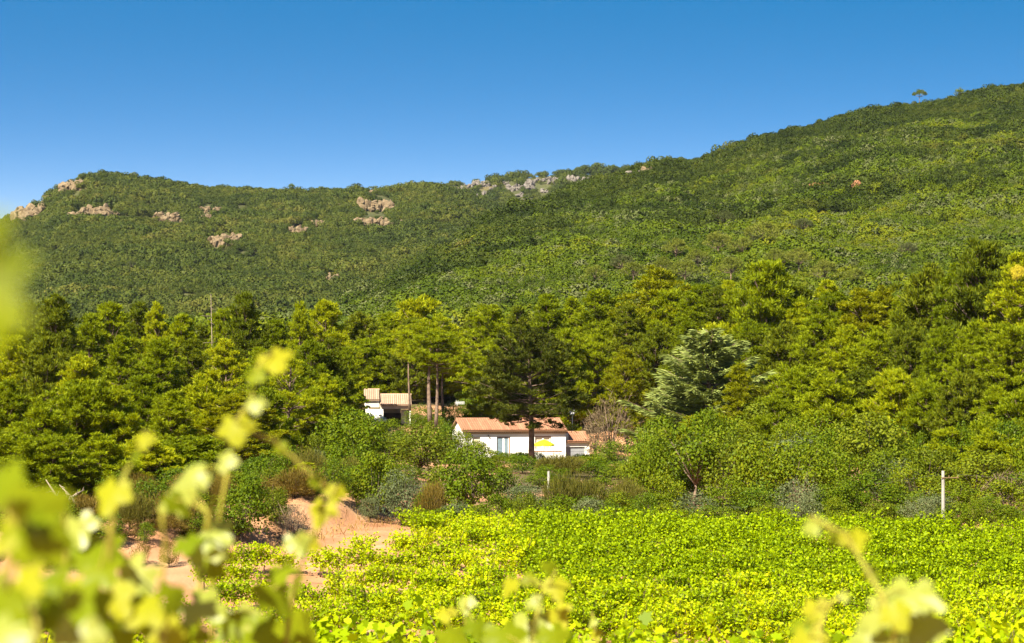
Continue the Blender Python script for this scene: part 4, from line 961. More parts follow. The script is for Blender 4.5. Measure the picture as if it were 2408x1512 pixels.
PL = [ # px, top, base, width, kind, label, distance
    (821, 1172, 1216, 44, 'laurel', 'small dark green round shrub on top of the red bank', 131),
    (880, 1062, 1206, 120, 'oak', 'dark oak with rusty shade left of the blue grey shrub', 128),
    (870, 1160, 1206, 50, 'grey_leaf', 'low grey green shrub under the dark oak', 126),
    (945, 1098, 1206, 110, 'grey_leaf', 'blue grey feathery shrub at the vineyard edge', 126),
    (1010, 1130, 1206, 80, 'rust', 'brownish low bush right of the blue grey shrub', 125),
    (990, 1003, 1120, 150, 'oak_light', 'pale olive green tree below the upper house', 180), (905, 1020, 1120, 140, 'oak_light', 'pale green spreading tree left of the olive green one', 174), (840, 1000, 1110, 90, 'oak', 'leafy green tree below the left end of the upper house', 192),
    (1060, 992, 1100, 70, 'laurel', 'green shrub hiding the left corner of the white house', 209), (995, 948, 1000, 70, 'laurel', 'rounded bright green shrub right of the porch', 246), (925, 985, 1030, 80, 'oak', 'green bush right below the porch column', 236), (1060, 945, 1000, 70, 'laurel', 'green shrub behind the roof aerial', 244), (1030, 985, 1020, 70, 'oak_light', 'pale bush between the pine trunks and the house', 232), (972, 962, 1010, 56, 'laurel', 'green shrub in front of the porch wall', 243),
    (1112, 1048, 1206, 150, 'oak', 'big round green oak in front of the white house', 131), (1055, 1090, 1206, 120, 'oak_light', 'olive green tree left of the big round oak', 135), (1190, 1100, 1206, 100, 'oak', 'lower green oak right of the big round one', 134), (1075, 1055, 1120, 90, 'oak_light', 'small pale tree by the left house corner', 200),
    (1235, 1130, 1208, 90, 'grey_leaf', 'grey green shrub right of the big round oak', 127), (1225, 1070, 1110, 110, 'juniper', 'dark spreading hedge left of the pine trunk', 209), (1270, 1108, 1200, 90, 'oak', 'shrub below the base of the spreading pine', 165),
    (1362, 1108, 1210, 150, 'broom', 'large rounded olive broom bush right of the short pole', 127), (1478, 1122, 1210, 100, 'broom', 'smaller rounded broom bush right of the large one', 128), (1322, 1086, 1110, 56, 'rust', 'yellowish brown bush right of the pine trunk', 196),
    (1385, 1066, 1100, 110, 'juniper', 'low bright green juniper in front of the garage', 206), (1325, 1092, 1150, 120, 'broom', 'tawny grass like bush above the short pole', 180), (1450, 1035, 1110, 110, 'laurel', 'bright green shrub right of the garage', 200), (1520, 1040, 1120, 110, 'laurel', 'dense dark green laurel below the cedar', 196), (1420, 1085, 1150, 100, 'oak', 'small oak above the rounded broom', 178), (1500, 1090, 1160, 120, 'oak_light', 'pale oak behind the smaller broom', 170),
    (1435, 925, 1010, 110, 'dry', 'grey brown leafless bush on the red bank right of the house', 222), (1400, 960, 1010, 70, 'dry', 'dry twiggy bush just above the garage roof', 228),
    (1630, 985, 1215, 175, 'sparse', 'open crowned tree with pale branches below the cedar', 140), (1565, 1110, 1215, 90, 'oak', 'dark shrub left of the open crowned tree', 127), (1720, 1040, 1218, 150, 'oak_light', 'olive green tree right of the open crowned tree', 139), (1700, 1120, 1222, 120, 'oak', 'dark leafy shrub at the vineyard edge below the olive tree', 126),
    (1800, 1030, 1222, 160, 'oak', 'green tree in the middle of the right hand thicket', 133), (1790, 1130, 1222, 120, 'laurel', 'dark low shrub at the foot of the right hand thicket', 125), (1890, 1040, 1224, 150, 'sparse', 'tree with bare limbs in the right hand thicket', 131), (1880, 1120, 1226, 120, 'grey_leaf', 'greyish shrub below the bare limbed tree', 125),
    (2050, 972, 1220, 190, 'oak_light', 'yellow green tree standing tallest in the right thicket', 152), (1975, 1050, 1224, 140, 'oak', 'green tree left of the tallest yellow green one', 132), (1960, 1130, 1226, 110, 'oak', 'dark shrub below the tallest yellow green tree', 125), (2060, 1110, 1226, 150, 'oak', 'broad green shrub left of the tall concrete pole', 127),
    (2150, 1090, 1228, 130, 'oak', 'leafy tree just left of the tall concrete pole', 135), (2150, 1150, 1230, 110, 'laurel', 'low dark shrub beside the foot of the tall pole', 126), (2290, 1060, 1230, 190, 'oak_light', 'rounded yellow green tree right of the tall pole', 137), (2250, 1130, 1232, 130, 'oak', 'dark shrub right of the foot of the tall pole', 129), (2370, 1100, 1234, 140, 'dry', 'brown twiggy bush at the right edge', 131), (2360, 1130, 1236, 140, 'oak', 'dark green shrub at the right edge of the thicket', 127), (2440, 1080, 1236, 150, 'oak', 'green tree cut by the right edge', 131), (2130, 1105, 1180, 70, 'dry', 'dry brown bush behind the thicket left of the tall pole', 160),
    (1108, 1036, 1100, 84, 'oak', 'green tree hiding the left part of the house wall', 206), (1145, 1052, 1110, 74, 'laurel', 'shrub left of the french door', 208), (1080, 1012, 1090, 64, 'oak_light', 'pale leafy tree in front of the left house gable', 212), (1660, 1010, 1180, 150, 'oak', 'full green tree left of the olive green one', 150), (1760, 1015, 1180, 150, 'oak_light', 'bright green tree behind the right hand thicket', 160), (1940, 1010, 1180, 150, 'oak', 'tall green tree left of the tallest in the thicket', 158), (2180, 1050, 1190, 130, 'oak_light', 'yellow green tree behind the tall pole', 150), (1300, 1112, 1160, 90, 'oak', 'green shrub just left of the short pole', 172), (1345, 1098, 1150, 100, 'oak_light', 'pale shrub right below the pine trunk', 184), (1400, 1096, 1150, 110, 'oak', 'rounded oak below the juniper', 182), (1455, 1104, 1160, 110, 'laurel', 'dense green shrub above the smaller broom', 172), (1330, 1140, 1190, 90, 'oak', 'dark shrub behind the short pole', 152), (1420, 1135, 1190, 110, 'oak', 'dark shrub filling in behind the brooms', 150), (1230, 1098, 1150, 100, 'laurel', 'green shrub below the dark spreading hedge', 186), (1175, 1090, 1150, 90, 'oak_light', 'pale olive shrub below the french door', 188), (1125, 1080, 1150, 90, 'laurel', 'green shrub below the left half of the house', 190),
    (930, 1010, 1090, 90, 'laurel', 'leafy shrub under the porch of the upper house', 205), (880, 985, 1060, 70, 'oak_light', 'pale shrub beside the upper house wall', 230),
    # left bank
    (570, 1120, 1276, 140, 'oak', 'large dark oak bush at the foot of the left bank', None), (640, 1060, 1200, 110, 'oak', 'green bush on the bank right of the thin pine', 128), (600, 1070, 1200, 110, 'laurel', 'leafy shrub with orange fruit above the dark oak bush', 132), (655, 1145, 1230, 70, 'oak_light', 'small pale oak on the bank slope', 119),
    (720, 1088, 1190, 86, 'young', 'young yellow green pine on top of the red bank', 129), (745, 1055, 1120, 60, 'grey_leaf', 'grey blue shrub behind the young pine', 150), (690, 1178, 1262, 80, 'dry', 'dry violet brown bush on the red bank', 118), (790, 1080, 1150, 80, 'oak', 'green shrub right of the young pine', 150), (770, 1010, 1110, 90, 'oak_light', 'pale green tree right of the thin pine', 168),
    (215, 1210, 1290, 120, 'oak', 'green bush on the left bank below the dead branches', None), (110, 1205, 1330, 170, 'oak', 'wide green bush at the far left of the bank', None), (300, 1215, 1290, 80, 'rust', 'rusty orange scrub on the left bank', 112), (380, 1225, 1290, 90, 'rust', 'orange brown scrub above the red slip', 113), (445, 1240, 1290, 80, 'rust', 'rusty bush beside the dark oak bush', 114), (340, 1225, 1290, 50, 'laurel', 'small dark green shrub among the rusty scrub', 111.5), (400, 1262, 1316, 60, 'rust', 'low tawny bush at the bank foot', 109.5), (470, 1200, 1270, 70, 'oak', 'green shrub left of the dark oak bush', 117), (250, 1185, 1260, 90, 'rust', 'tawny scrub just under the lowest left pines', 117), (150, 1180, 1260, 90, 'dry', 'dry brushwood beside the dead branches', 117), (40, 1150, 1290, 130, 'rust', 'tall orange green bush at the left edge', 113), (520, 1250, 1290, 40, 'rust', 'small rusty tuft at the foot of the oak bush', 112.5),
    (330, 1270, 1315, 60, 'rust', 'brown tuft beside the red earth slip', 109.5)]
for px, top, base, w, kind, lab, Yd in PL: plant(px, top, base, w, kind, lab, Yd, 'shrubs and trees around the vineyard and houses')
# low shrubs closing the far edge of the vineyard
q = np.random.default_rng(291); edge = []
for i in range(46):
    px = 1000 + i * 33 + q.uniform(-10, 10); Yd = 122.5 + q.uniform(0, 5) - (px - 1000) * .0015
    x_ = (px - 1204) / F * Yd; b = HORIZON - gz(x_, Yd) / Yd * F
    edge.append((px, b - q.uniform(45, 95), b, q.uniform(66, 110), ['oak', 'laurel', 'oak', 'oak', 'grey_leaf', 'oak_light'][int(q.integers(0, 6))], Yd))
for i, u in enumerate(sorted(edge)): plant(u[0], u[1], u[2], u[3], u[4], 'low shrub along the far edge of the vineyard, %s from the left' % ordinal(i), u[5], 'low shrubs along the vineyard edge')
# scrub covering the left bank
q = np.random.default_rng(191); bank = []
for i in range(420):
    x_ = q.uniform(-34, -7.5); f = float(np.interp(x_, FX, FY)); Yd = f + q.uniform(1.2, 26) ** 1.0
    px = 1204 + x_ / Yd * F
    if px < -60 or (Yd < f + 4 and 590 < px < 900) or (Yd < f + 3.5 and 270 < px < 440): continue
    if len([1 for b in bank if math.hypot(b[0] - px, (b[5] - Yd) * 9) < 38]): continue
    b = HORIZON - gz(x_, Yd) / Yd * F
    bank.append((px, b - q.uniform(45, 100), b, q.uniform(75, 125), ['oak', 'rust', 'oak_light', 'oak', 'rust', 'laurel', 'broom', 'oak'][int(q.integers(0, 8))], Yd))
for i, u in enumerate(sorted(bank)): plant(u[0], u[1], u[2], u[3], u[4], 'low scrub bush on the left bank, %s from the left' % ordinal(i), u[5], 'scrub on the left bank')
# undergrowth between the vineyard edge and the house
q = np.random.default_rng(91); und = []
for i in range(95):
    Yd = q.uniform(138, 205); px = q.uniform(780, 2450)
    if 835 < px < 1480: continue
    x_ = (px - 1204) / F * Yd; b = HORIZON - gz(x_, Yd) / Yd * F
    und.append((px, b - q.uniform(95, 165) * 165 / Yd, b, q.uniform(90, 160), ['oak', 'oak_light', 'laurel', 'oak', 'grey_leaf', 'oak'][int(q.integers(0, 6))], Yd))
for i, u in enumerate(sorted(und)): plant(u[0], u[1], u[2], u[3], u[4], 'shrub of the undergrowth behind the vineyard, %s from the left' % ordinal(i), u[5], 'undergrowth behind the vineyard')
for i, (px, Yd, hh, w) in enumerate([(1100, 300, 90, 120), (1060, 285, 60, 90), (1120, 270, 55, 90), (1095, 262, 45, 70), (1140, 250, 60, 90), (1080, 246, 45, 70), (1180, 244, 55, 90), (1300, 246, 60, 90), (1360, 250, 50, 80), (1520, 250, 50, 90), (1560, 232, 60, 100)]):
    x_ = (px - 1204) / F * Yd; b = HORIZON - gz(x_, Yd) / Yd * F
    plant(px, b - hh, b, w, ['laurel', 'oak_light', 'oak'][i % 3], 'green shrub on the slope behind the white house, %s of those there' % ordinal(i), Yd, 'shrubs behind the white house')
yb = plant(2392, 618, 660, 34, 'oak_light', 'bright yellow flowering shrub at the right edge below the dark pine', 190)
yb.location = at(2392, 662, 190); yb.scale = (.26, .26, .30)
for c in yb.children:
    if c.name.startswith('crown'):
        c.data = c.data.copy(); c.data.materials[0] = M['flower']

# dry grass along the back of the bare yard
q = np.random.default_rng(5); n = 4500
px_ = q.uniform(-17, -4.8, n); py_ = q.uniform(112, 135, n); foot = np.interp(px_, FX, FY); keep = np.abs(py_ - foot + 1) < q.exponential(2.2, n) + .2
px_, py_ = px_[keep], py_[keep]; P = np.stack([px_, py_, G(px_, py_) - .02], 1); D = unit(np.array([0, 0, 1.0]) + q.normal(0, .35, P.shape))
V, Fc = blades(P, D, q.uniform(.15, .5, len(P)), .05, q)
tag(obj('dry_grass', mesh('dry_grass', V, Fc, M['grass'])), 'dry straw coloured grass at the back of the bare yard', kind='stuff')

# small boxes on the yard
for px, py, w, h, mat, lab in [(886, 1210, 9.5, 8, 'box_white', 'small white box standing at the end of the bare yard'), (902, 1210, 8, 7, 'box_green', 'small green box beside the white one')]:
    p = at(px, py, 131); p.z = gz(p.x, 131) + .0; k = 131 / F
    b = thing('field_box', lab, 'box', p, .2)
    MB().box(-w * k / 2, w * k / 2, -.12, .12, 0, h * k * 2.0).build('body', M[mat], b)
    MB().box(-w * k / 2 - .02, w * k / 2 + .02, -.14, .14, h * k * 2.0 + .002, h * k * 2.0 + .03).build('lid', M[mat], b)

# ------------------------------------------------------------------ poles and wires
def pole(px, top, Yd, label, arm):
    x_ = (px - 1204) / F * Yd; z0 = gz(x_, Yd); h = zat(top, Yd) - z0
    e = thing('utility_pole', label, 'pole', (x_, Yd, z0), .15)
    MB().tube([(0, 0, -.5), (0, 0, h)], [.115, .085], 8).build('shaft', M['concrete'], e)
    if arm:
        MB().box(-.14, .86, -.13, -.09, h - .40, h - .35).build('crossarm', M['mast'], e)
        for k in (.3, .8): MB().tube([(k, -.11, h - .35), (k, -.11, h - .24)], [.03, .018], 6).build('insulator', M['mast'], e)
    return e, Vector((x_, Yd, z0 + h))
p1, t1 = pole(1290, 1108, 160, 'short pale concrete pole in the bushes below the house', False)
p2, t2 = pole(2216, 1107, 120.5, 'tall pale concrete pole with crossarm at the vineyard edge', True)
def wire(a, b, sag, lab):
    pts = [a.lerp(b, t) - Vector((0, 0, sag * 4 * t * (1 - t))) for t in np.linspace(0, 1, 24)]
    tag(MB().tube(pts, [.006] * 24, 4).build('overhead_wire', M['wire']), lab, 'wire')
wire(t1 - Vector((0, 0, .15)), t2 + Vector((-.2, -.12, -.2)), 1.2, 'thin sagging wire between the two concrete poles')
wire(t2 + Vector((.75, -.12, -.2)), t2 + Vector((40, -18, .6)), .8, 'thin wire leaving the tall pole to the right')

# ------------------------------------------------------------------ the vineyard
def make_vine(seed, h=1.45, w=1.35, leaves=470, leaf=.135, mat='vine', lobed=False):
    q = np.random.default_rng(seed)
    tubes = [([(0, 0, -.1), (q.normal(0, .04), q.normal(0, .04), h * .25), (q.normal(0, .06), 0, h * .46)], [.045, .035, .03], 5)]
    P, D = [], []
    nsh = 9
    for i in range(nsh):
        bx = (i / (nsh - 1) - .5) * w * .75; tip = np.array([bx * 1.35 + q.normal(0, .14), q.normal(0, .24), h * q.uniform(.72, 1.12)])
        b0 = np.array([bx * .6, 0, h * .45]); mid = (b0 + tip) / 2 + np.array([0, q.normal(0, .06), .05])
        tubes.append(([b0, mid, tip], [.014, .009, .004], 4))
        n = leaves // nsh; t = q.uniform(.02, 1.05, n)[:, None]
        c = b0 * (1 - t) ** 2 + 2 * mid * t * (1 - t) + tip * t ** 2
        d = rand_dirs(n, q); d[:, 2] = d[:, 2] * .55
        c = c + d * q.uniform(.05, .23, n)[:, None]; P.append(c); D.append(unit(d + np.array([0, 0, -.15])))
    # drooping skirt of leaves
    n = leaves // 6; c = np.stack([q.normal(0, w * .26, n), q.normal(0, .2, n), q.uniform(h * .28, h * .5, n)], 1); P.append(c); D.append(rand_dirs(n, q))
    P = np.concatenate(P); D = np.concatenate(D)
    V, Fc = (lobed_leaves if lobed else blades)(P, D, leaf * q.uniform(.65, 1.25, len(P)), leaf * .95, q)
    return mesh('canopy', V, Fc, M[mat]), wood_mesh('trunk', tubes, M['vine_wood']), (V, Fc)
VINES = [make_vine(600 + i) for i in range(8)]
VINES_S = [make_vine(620 + i, 1.1, .7, 120) for i in range(3)]
VINES_N = [make_vine(640 + i, 1.5, 1.5, 620, .135, lobed=True) for i in range(4)]
RA = R(-9.0); ca, sa = math.cos(RA), math.sin(RA)
# rows: points p = O + u*(ca,sa) + v*(-sa,ca)
spots = []
q = np.random.default_rng(611)
for ri in range(13):
    v = ri * 2.05
    for ui in range(-38, 49):
        u = ui * .95 + q.uniform(-.15, .15)
        x_ = u * ca - v * sa; y_ = 93.5 + u * sa + v * ca
        z_ = gz(x_, y_)
        px, py = 1204 + x_ / y_ * F, HORIZON - z_ / y_ * F
        if px < -120 or px > 2540 or py > 1640: continue
        far = np.interp(px, [930, 1500, 2408], [1255, 1258, 1280])
        if py < far: continue
        small = False
        if px < 960:
            if ri % 2 and py < 1470: continue
        if px < 960:      # the bare yard and the thin rows on the left
            if py < np.interp(px, [430, 560, 760, 870, 960], [1410, 1326, 1322, 1312, 1300]): continue
            if px < 470 and py < 1445: continue
            if px < 470 and q.random() < .45: continue
            if 1338 < py < 1385 and q.random() < .45: small = True
            if 1385 < py < 1400 and q.random() < .35: small = True
            if small and q.random() < .35: continue
            if not small and q.random() < .10: continue
        else:
            if px < 1180 and 1352 < py < 1392:
                small = q.random() < .5
                if q.random() < .25: continue
            if px < 1100 and 1282 < py < 1318 and q.random() < .55: continue
            if q.random() < .03: continue
            if any(abs(px - hx) < hw and abs(py - hy) < 22 for hx, hy, hw in ((1555, 1322, 28), (1790, 1368, 20), (1215, 1395, 40), (1130, 1330, 22))): continue
        spots.append((x_, y_, z_, px, py, small))
# nearest rows on the camera's own bank, 24 to 33 m away
near = []
for ri, (yr, a0, a1) in enumerate([(23, -6.5, 6.5), (26, -7, 7), (29.5, -8, 8), (33, -9, 9)]):
    for u in np.arange(a0, a1, 1.15):
        x_ = u + q.uniform(-.2, .2); y_ = yr - u * .12
        near.append((x_, y_, gz(x_, y_)))
def vine(pos, form, sx, label, group):
    e = thing('grapevine', label, 'grapevine', pos, RA + (math.pi if random.random() < .5 else 0) + random.gauss(0, .12), (sx * random.uniform(.9, 1.15), sx, sx * random.uniform(.88, 1.12)), group)
    obj('canopy', form[0], e); obj('trunk', form[1], e)
for i, p in enumerate(near):
    vine(Vector(p), VINES_N[i % 4], random.uniform(.72, .9), 'leafy grapevine in the softly blurred rows along the bottom edge', 'blurred grapevines along the bottom')
spots.sort(key=lambda s: (0 if s[3] < 1250 else 1, s[1]))
left = [s for s in spots if s[3] < 1250]; right = sorted([s for s in spots if s[3] >= 1250], key=lambda s: s[1])
lim = 300 - len(near)
indiv = (left + right)[:lim]; rest = (left + right)[lim:]
for i, (x_, y_, z_, px, py, small) in enumerate(indiv):
    if small: vine(Vector((x_, y_, z_)), VINES_S[i % 3], random.uniform(.7, 1.05), 'small young grapevine in the gappy rows over bare earth on the left', 'young grapevines in the gappy rows')
    elif px < 960: vine(Vector((x_, y_, z_)), VINES[i % 8], random.uniform(.85, 1.1), 'full grapevine in the separate rows left of the vineyard', 'grapevines in the left rows')
    elif px < 1250: vine(Vector((x_, y_, z_)), VINES[i % 8], random.uniform(.92, 1.15), 'full grapevine in the closing rows in the middle of the vineyard', 'grapevines in the middle rows')
    else: vine(Vector((x_, y_, z_)), VINES[i % 8], random.uniform(.95, 1.18), 'dense grapevine in the nearer rows on the right of the vineyard', 'grapevines in the near right rows')
parts = []
for i, (x_, y_, z_, px, py, small) in enumerate(rest):
    V, Fc = VINES[i % 8][2]; s = random.uniform(.95, 1.2); a = RA + random.uniform(-.2, .2) + (math.pi if i % 2 else 0); c_, s_2 = math.cos(a), math.sin(a)
    Q = V * s; Q = np.stack([Q[:, 0] * c_ - Q[:, 1] * s_2 + x_, Q[:, 0] * s_2 + Q[:, 1] * c_ + y_, Q[:, 2] + z_], 1); parts.append((Q, Fc))
if parts:
    V, Fc = merge(parts); tag(obj('far_vineyard', mesh('far_vineyard', V, Fc, M['vine'])), 'mass of green grapevines filling the far right of the vineyard', kind='stuff')
# trellis wires and stakes of the left rows
for ri in range(4, 11):
    v = ri * 2.05; pts = []
    for u in np.linspace(-16, 2, 30):
        x_ = u * ca - v * sa; y_ = 93.5 + u * sa + v * ca; pts.append((x_, y_, gz(x_, y_) + .52))
    px = 1204 + pts[0][0] / pts[0][1] * F
    if HORIZON - (pts[15][2] - .5) / pts[15][1] * F < 1322: continue
    tag(MB().tube(pts, [.010] * 30, 3).build('trellis_wire', M['vine_wood']), 'thin trellis wire, %s of the left rows counted from the front' % ordinal(ri - 4), 'wire', 'trellis wires of the left rows')
for i, (px, top, Yd) in enumerate([(205, 1386, 100), (229, 1383, 101), (263, 1376, 99.5), (12, 1400, 100)]):
    x_ = (px - 1204) / F * Yd; z0 = gz(x_, Yd); h = zat(top, Yd) - z0
    s = thing('vineyard_stake', ['grey metal stake, leftmost of the three together at lower left', 'grey metal stake, middle of the three at lower left', 'tallest grey metal stake of the three at lower left', 'grey metal stake alone at the left edge'][i], 'stake', (x_, Yd, z0), 0, group='metal stakes')
    MB().box(-.03, .03, -.02, .02, -.1, h).build('shaft', M['stake'], s); MB().box(-.036, .036, -.026, .026, h + .001, h + .02).build('cap', M['stake'], s)
for i, (px, py, hh) in enumerate([(953, 1282, 20), (1012, 1262, 26), (1058, 1310, 22)]):
    p = ground_px(px, py); MBs = MB().tube([(0, 0, -.1), (.02, 0, hh * p.y / F)], [.03, .022], 5).build('wooden_peg', M['vine_wood'], loc=p)
    tag(MBs, 'dark wooden peg at the yard end of the vine rows, %s from the left' % ordinal(i), 'stake', 'wooden pegs')

# ------------------------------------------------------------------ blurred foreground vine shoots
def leaf_mesh(seed, mat):
    """five-lobed grape leaf about 1 unit wide, slightly cupped"""
    q = np.random.default_rng(seed)
    ang = np.array([-90, -62, -40, -22, -5, 14, 33, 50, 66, 80, 90, 100, 114, 130, 147, 166, 185, 202, 220, 242]) * math.pi / 180
    rad = np.array([.10, .36, .42, .33, .44, .50, .40, .36, .48, .56, .60, .56, .48, .36, .40, .50, .44, .33, .42, .36]) * q.uniform(.9, 1.1, 20)
    ring = np.stack([np.cos(ang) * rad, np.sin(ang) * rad], 1)
    V = [(0, 0, .03)]
    for s in (.55, 1.0):
        for k, p in enumerate(ring):
            x, y = p * s; V.append((x, y, -.22 * (abs(x) ** 1.5) - .12 * y * y + .03 * math.sin(k * 2.1) * s))
    Fc = []
    for k in range(20):
        k2 = (k + 1) % 20
        Fc.append((0, 1 + k, 1 + k2)); Fc.append((1 + k, 21 + k, 21 + k2, 1 + k2))
    return mesh('leaf', np.array(V), Fc, mat, smooth=True)
LEAVES = {k: [leaf_mesh(700 + i, M[k]) for i in range(4)] for k in ('fg_green', 'fg_pale', 'fg_yellow')}
KEY = {'g': 'fg_green', 'p': 'fg_pale', 'y': 'fg_yellow'}
def shoot(label, stem, Yd, leaves, seed, rad=.006):
    """stem: picture points from tip to foot; leaves: (px, py, width in px, tone, tilt)"""
    q = np.random.default_rng(seed)
    foot = at(stem[-1][0], stem[-1][1], Yd); g_ = gz(foot.x, foot.y)
    e = thing('vine_shoot', label, 'vine shoot', (foot.x, foot.y, g_), 0, group='blurred vine shoots in the foreground')
    o_ = Vector((foot.x, foot.y, g_))
    pts = [at(a, b, Yd + .06 * math.sin(i * 1.3)) - o_ for i, (a, b) in enumerate(stem)] + [Vector((0.02, 0.03, (foot.z - g_) * .5)), Vector((0, 0, -.05))]
    n = len(pts); MB().tube(pts, [rad * (.55 + .9 * i / n) for i in range(n)], 6).build('stem', M['shoot'], e, smooth=True)
    for (px, py, w, tone, tilt) in leaves:
        Yl = Yd + q.uniform(-.12, .12) * Yd / 4; c = at(px, py, Yl) - o_; s = w * Yl / F * 1.18
        near_p = min(pts, key=lambda p: (p - c).length)
        lf = obj('leaf', LEAVES[KEY[tone]][int(q.integers(0, 4))], e); lf.location = c; lf.scale = (s, s, s)
        nrm = Vector((-.3 + q.normal(0, .25), -.85, q.uniform(.35, .85))).normalized() if tone != 'g' else Vector((q.normal(0, .4), -.6, q.uniform(.1, .8))).normalized()
        rot = nrm.to_track_quat('Z', 'Y').to_matrix().to_4x4() @ Matrix.Rotation(tilt + math.pi + q.normal(0, .3), 4, 'Z')
        lf.rotation_euler = rot.to_euler()
        if (near_p - c).length > .02: MB().tube([near_p, (near_p + c) / 2 + Vector((0, 0, .01)), c], [.0028, .002, .002], 4).build('petiole', M['shoot'], e)
shoot('tall blurred vine shoot with bright yellow leaf rising in front of the left pines', [(640, 830), (600, 880), (592, 940), (548, 1005), (522, 1100), (492, 1210), (475, 1300), (470, 1400), (470, 1530)], 4.4,
      [(640, 842, 84, 'y', .4), (600, 880, 50, 'g', 1), (602, 948, 48, 'p', .2), (555, 1000, 84, 'y', .3), (528, 1085, 56, 'p', 1.2), (432, 1150, 130, 'p', -.9), (470, 1118, 70, 'p', -.6), (410, 1175, 76, 'g', .4), (505, 1255, 84, 'p', 1.4), (478, 1285, 100, 'p', 1.3), (440, 1275, 70, 'g', .3), (500, 1320, 90, 'g', .9), (466, 1420, 110, 'p', 1.5), (430, 1480, 120, 'g', .2), (530, 1470, 100, 'g', 2)], 1)
shoot('blurred side tendril reaching right from the tall yellow leaved shoot', [(770, 1150), (700, 1085), (640, 1035), (590, 1015), (540, 1080), (500, 1300), (498, 1530)], 4.6, [(740, 1130, 30, 'g', 0), (660, 1050, 34, 'g', .6)], 2, .004)
shoot('blurred shoot with one yellow lobed leaf in front of the left pines', [(345, 1020), (330, 1050), (297, 1110), (275, 1160), (262, 1250), (255, 1400), (250, 1530)], 4.2,
      [(342, 1030, 48, 'y', .2), (318, 1070, 36, 'g', .5), (268, 1155, 96, 'y', .1), (185, 1235, 90, 'p', .5), (225, 1290, 130, 'g', .8), (235, 1340, 90, 'g', .2), (325, 1345, 110, 'p', -.4), (312, 1420, 120, 'p', 1.3), (200, 1390, 90, 'y', .4), (280, 1470, 110, 'g', .5), (180, 1300, 80, 'g', 1.5)], 3)
shoot('blurred shoot with pale yellow leaf pair at the red bank', [(795, 1140), (785, 1160), (765, 1195), (735, 1260), (705, 1340), (680, 1440), (672, 1530)], 4.8,
      [(790, 1155, 52, 'y', .3), (760, 1195, 76, 'y', .4), (700, 1272, 66, 'p', .2), (728, 1275, 50, 'y', .6), (660, 1340, 70, 'g', .3), (640, 1390, 110, 'g', .5), (690, 1380, 60, 'g', 1.2), (560, 1452, 96, 'p', .1), (600, 1490, 110, 'g', .8), (690, 1470, 110, 'g', 1)], 4)
shoot('very close green leaf blur on the left edge of the picture', [(-70, 520), (-60, 700), (-70, 900), (-80, 1100), (-80, 1300), (-80, 1600)], 1.1, [(-25, 640, 190, 'g', .2), (-30, 735, 170, 'g', 1.2), (-45, 560, 130, 'g', 2), (-30, 690, 150, 'g', .5)], 5, .003)
q = np.random.default_rng(44)
for k, (cx, Yd, lab) in enumerate([(20, 2.6, 'blurred yellow green shoot in the lower left corner, nearest the edge'), (90, 3.0, 'blurred shoot in the lower left corner, second from the edge'), (150, 3.4, 'blurred shoot in the lower left corner, third from the edge'), (380, 3.8, 'blurred leafy shoot low between the pale leaves at left')]):
    lv = [(cx + q.normal(0, 55), q.uniform(1190 + 60 * (k % 2) + (140 if k == 3 else 0), 1520), q.uniform(80, 170) * 3 / Yd, 'ggpgyg'[int(q.integers(0, 6))], q.uniform(-1, 2)) for _ in range(7)]
    if k == 0: lv += [(46, 1190, 60, 'y', .2), (10, 1120, 120, 'g', .4)]
    shoot(lab, [(cx, 1200), (cx + 8, 1300), (cx - 6, 1420), (cx, 1540)], Yd, lv, 60 + k)
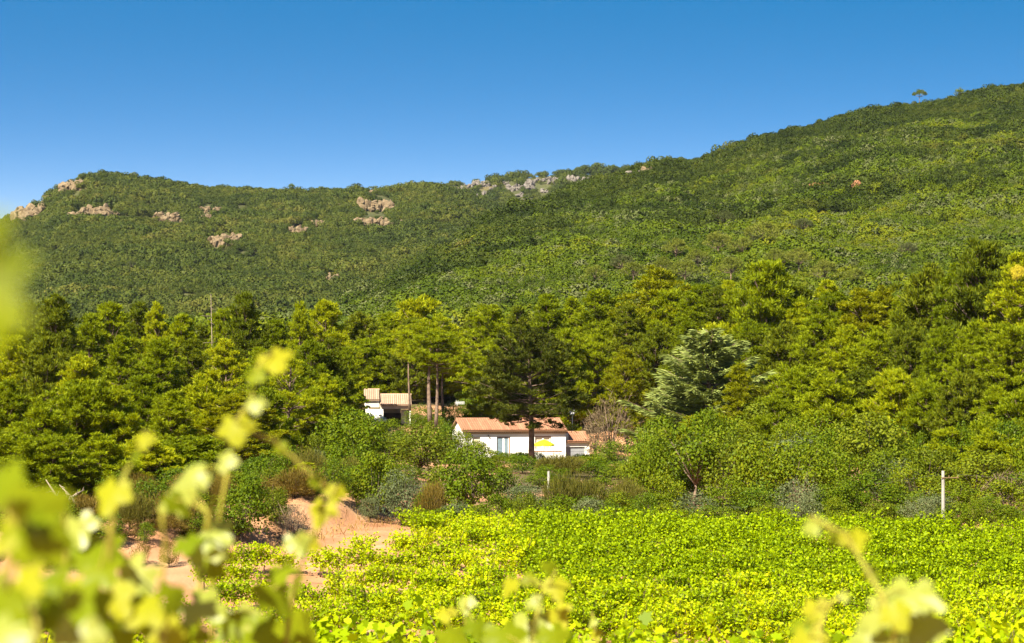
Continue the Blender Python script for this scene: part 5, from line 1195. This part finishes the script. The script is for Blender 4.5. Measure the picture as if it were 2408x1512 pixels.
shoot('blurred shoot with two pale yellow leaves in front of the mid vineyard', [(1310, 1340), (1285, 1385), (1265, 1440), (1245, 1540)], 6.0,
      [(1200, 1372, 54, 'y', .2), (1306, 1376, 60, 'y', .1), (1290, 1330, 40, 'g', .5), (1255, 1415, 44, 'p', .4), (1245, 1475, 110, 'p', .3), (1185, 1490, 100, 'g', .8), (1310, 1440, 70, 'y', .6), (1300, 1490, 80, 'g', .2), (1240, 1360, 40, 'g', 1)], 6)
shoot('small blurred shoot with pale leaf left of the mid vineyard shoot', [(1100, 1405), (1095, 1440), (1090, 1540)], 7.0, [(1098, 1416, 46, 'p', .2), (1050, 1440, 46, 'y', .3), (1120, 1470, 60, 'g', .4), (1060, 1490, 80, 'g', .7)], 7)
shoot('dry pinkish blurred shoot tip at the bottom of the vineyard', [(1392, 1440), (1398, 1475), (1408, 1540)], 8.0, [(1396, 1462, 24, 'p', .3), (1402, 1490, 30, 'y', .2)], 8)
shoot('blurred shoot with pale round leaf and large drooping leaves at lower right', [(1905, 1215), (1985, 1255), (2040, 1340), (2075, 1400), (2100, 1470), (2105, 1540)], 4.2,
      [(1912, 1232, 54, 'p', .2), (2005, 1262, 70, 'y', .5), (1960, 1262, 40, 'g', .2), (2045, 1345, 44, 'g', .9), (2140, 1395, 130, 'p', .4), (2180, 1420, 70, 'p', 1.2), (2062, 1440, 100, 'p', 1.6), (2150, 1470, 130, 'p', 1.3), (2105, 1440, 76, 'y', .5), (2050, 1500, 100, 'p', .4), (2130, 1510, 90, 'g', .8)], 9)
shoot('small blurred shoot with one yellow leaf left of the drooping leaves', [(1990, 1395), (1950, 1420), (1930, 1470), (1925, 1540)], 5.0, [(1918, 1428, 66, 'y', .3), (1985, 1400, 28, 'p', .2), (1890, 1470, 70, 'g', .4), (1900, 1500, 90, 'y', .8)], 10)

# ------------------------------------------------------------------ summer haze
hz = MB().box(-1500, 1500, -80, 2600, -14, 260).build('haze', None)
hm, hN, hL, hO = new_mat('haze_air'); pv = hN.new('ShaderNodeVolumePrincipled')
pv.inputs['Color'].default_value = (.80, .88, 1.0, 1); pv.inputs['Density'].default_value = HAZE; pv.inputs['Anisotropy'].default_value = 0.2
hL.new(pv.outputs[0], hO.inputs['Volume']); hz.data.materials.clear(); hz.data.materials.append(hm)
tag(hz, 'thin pale summer haze over the hills', kind='stuff')
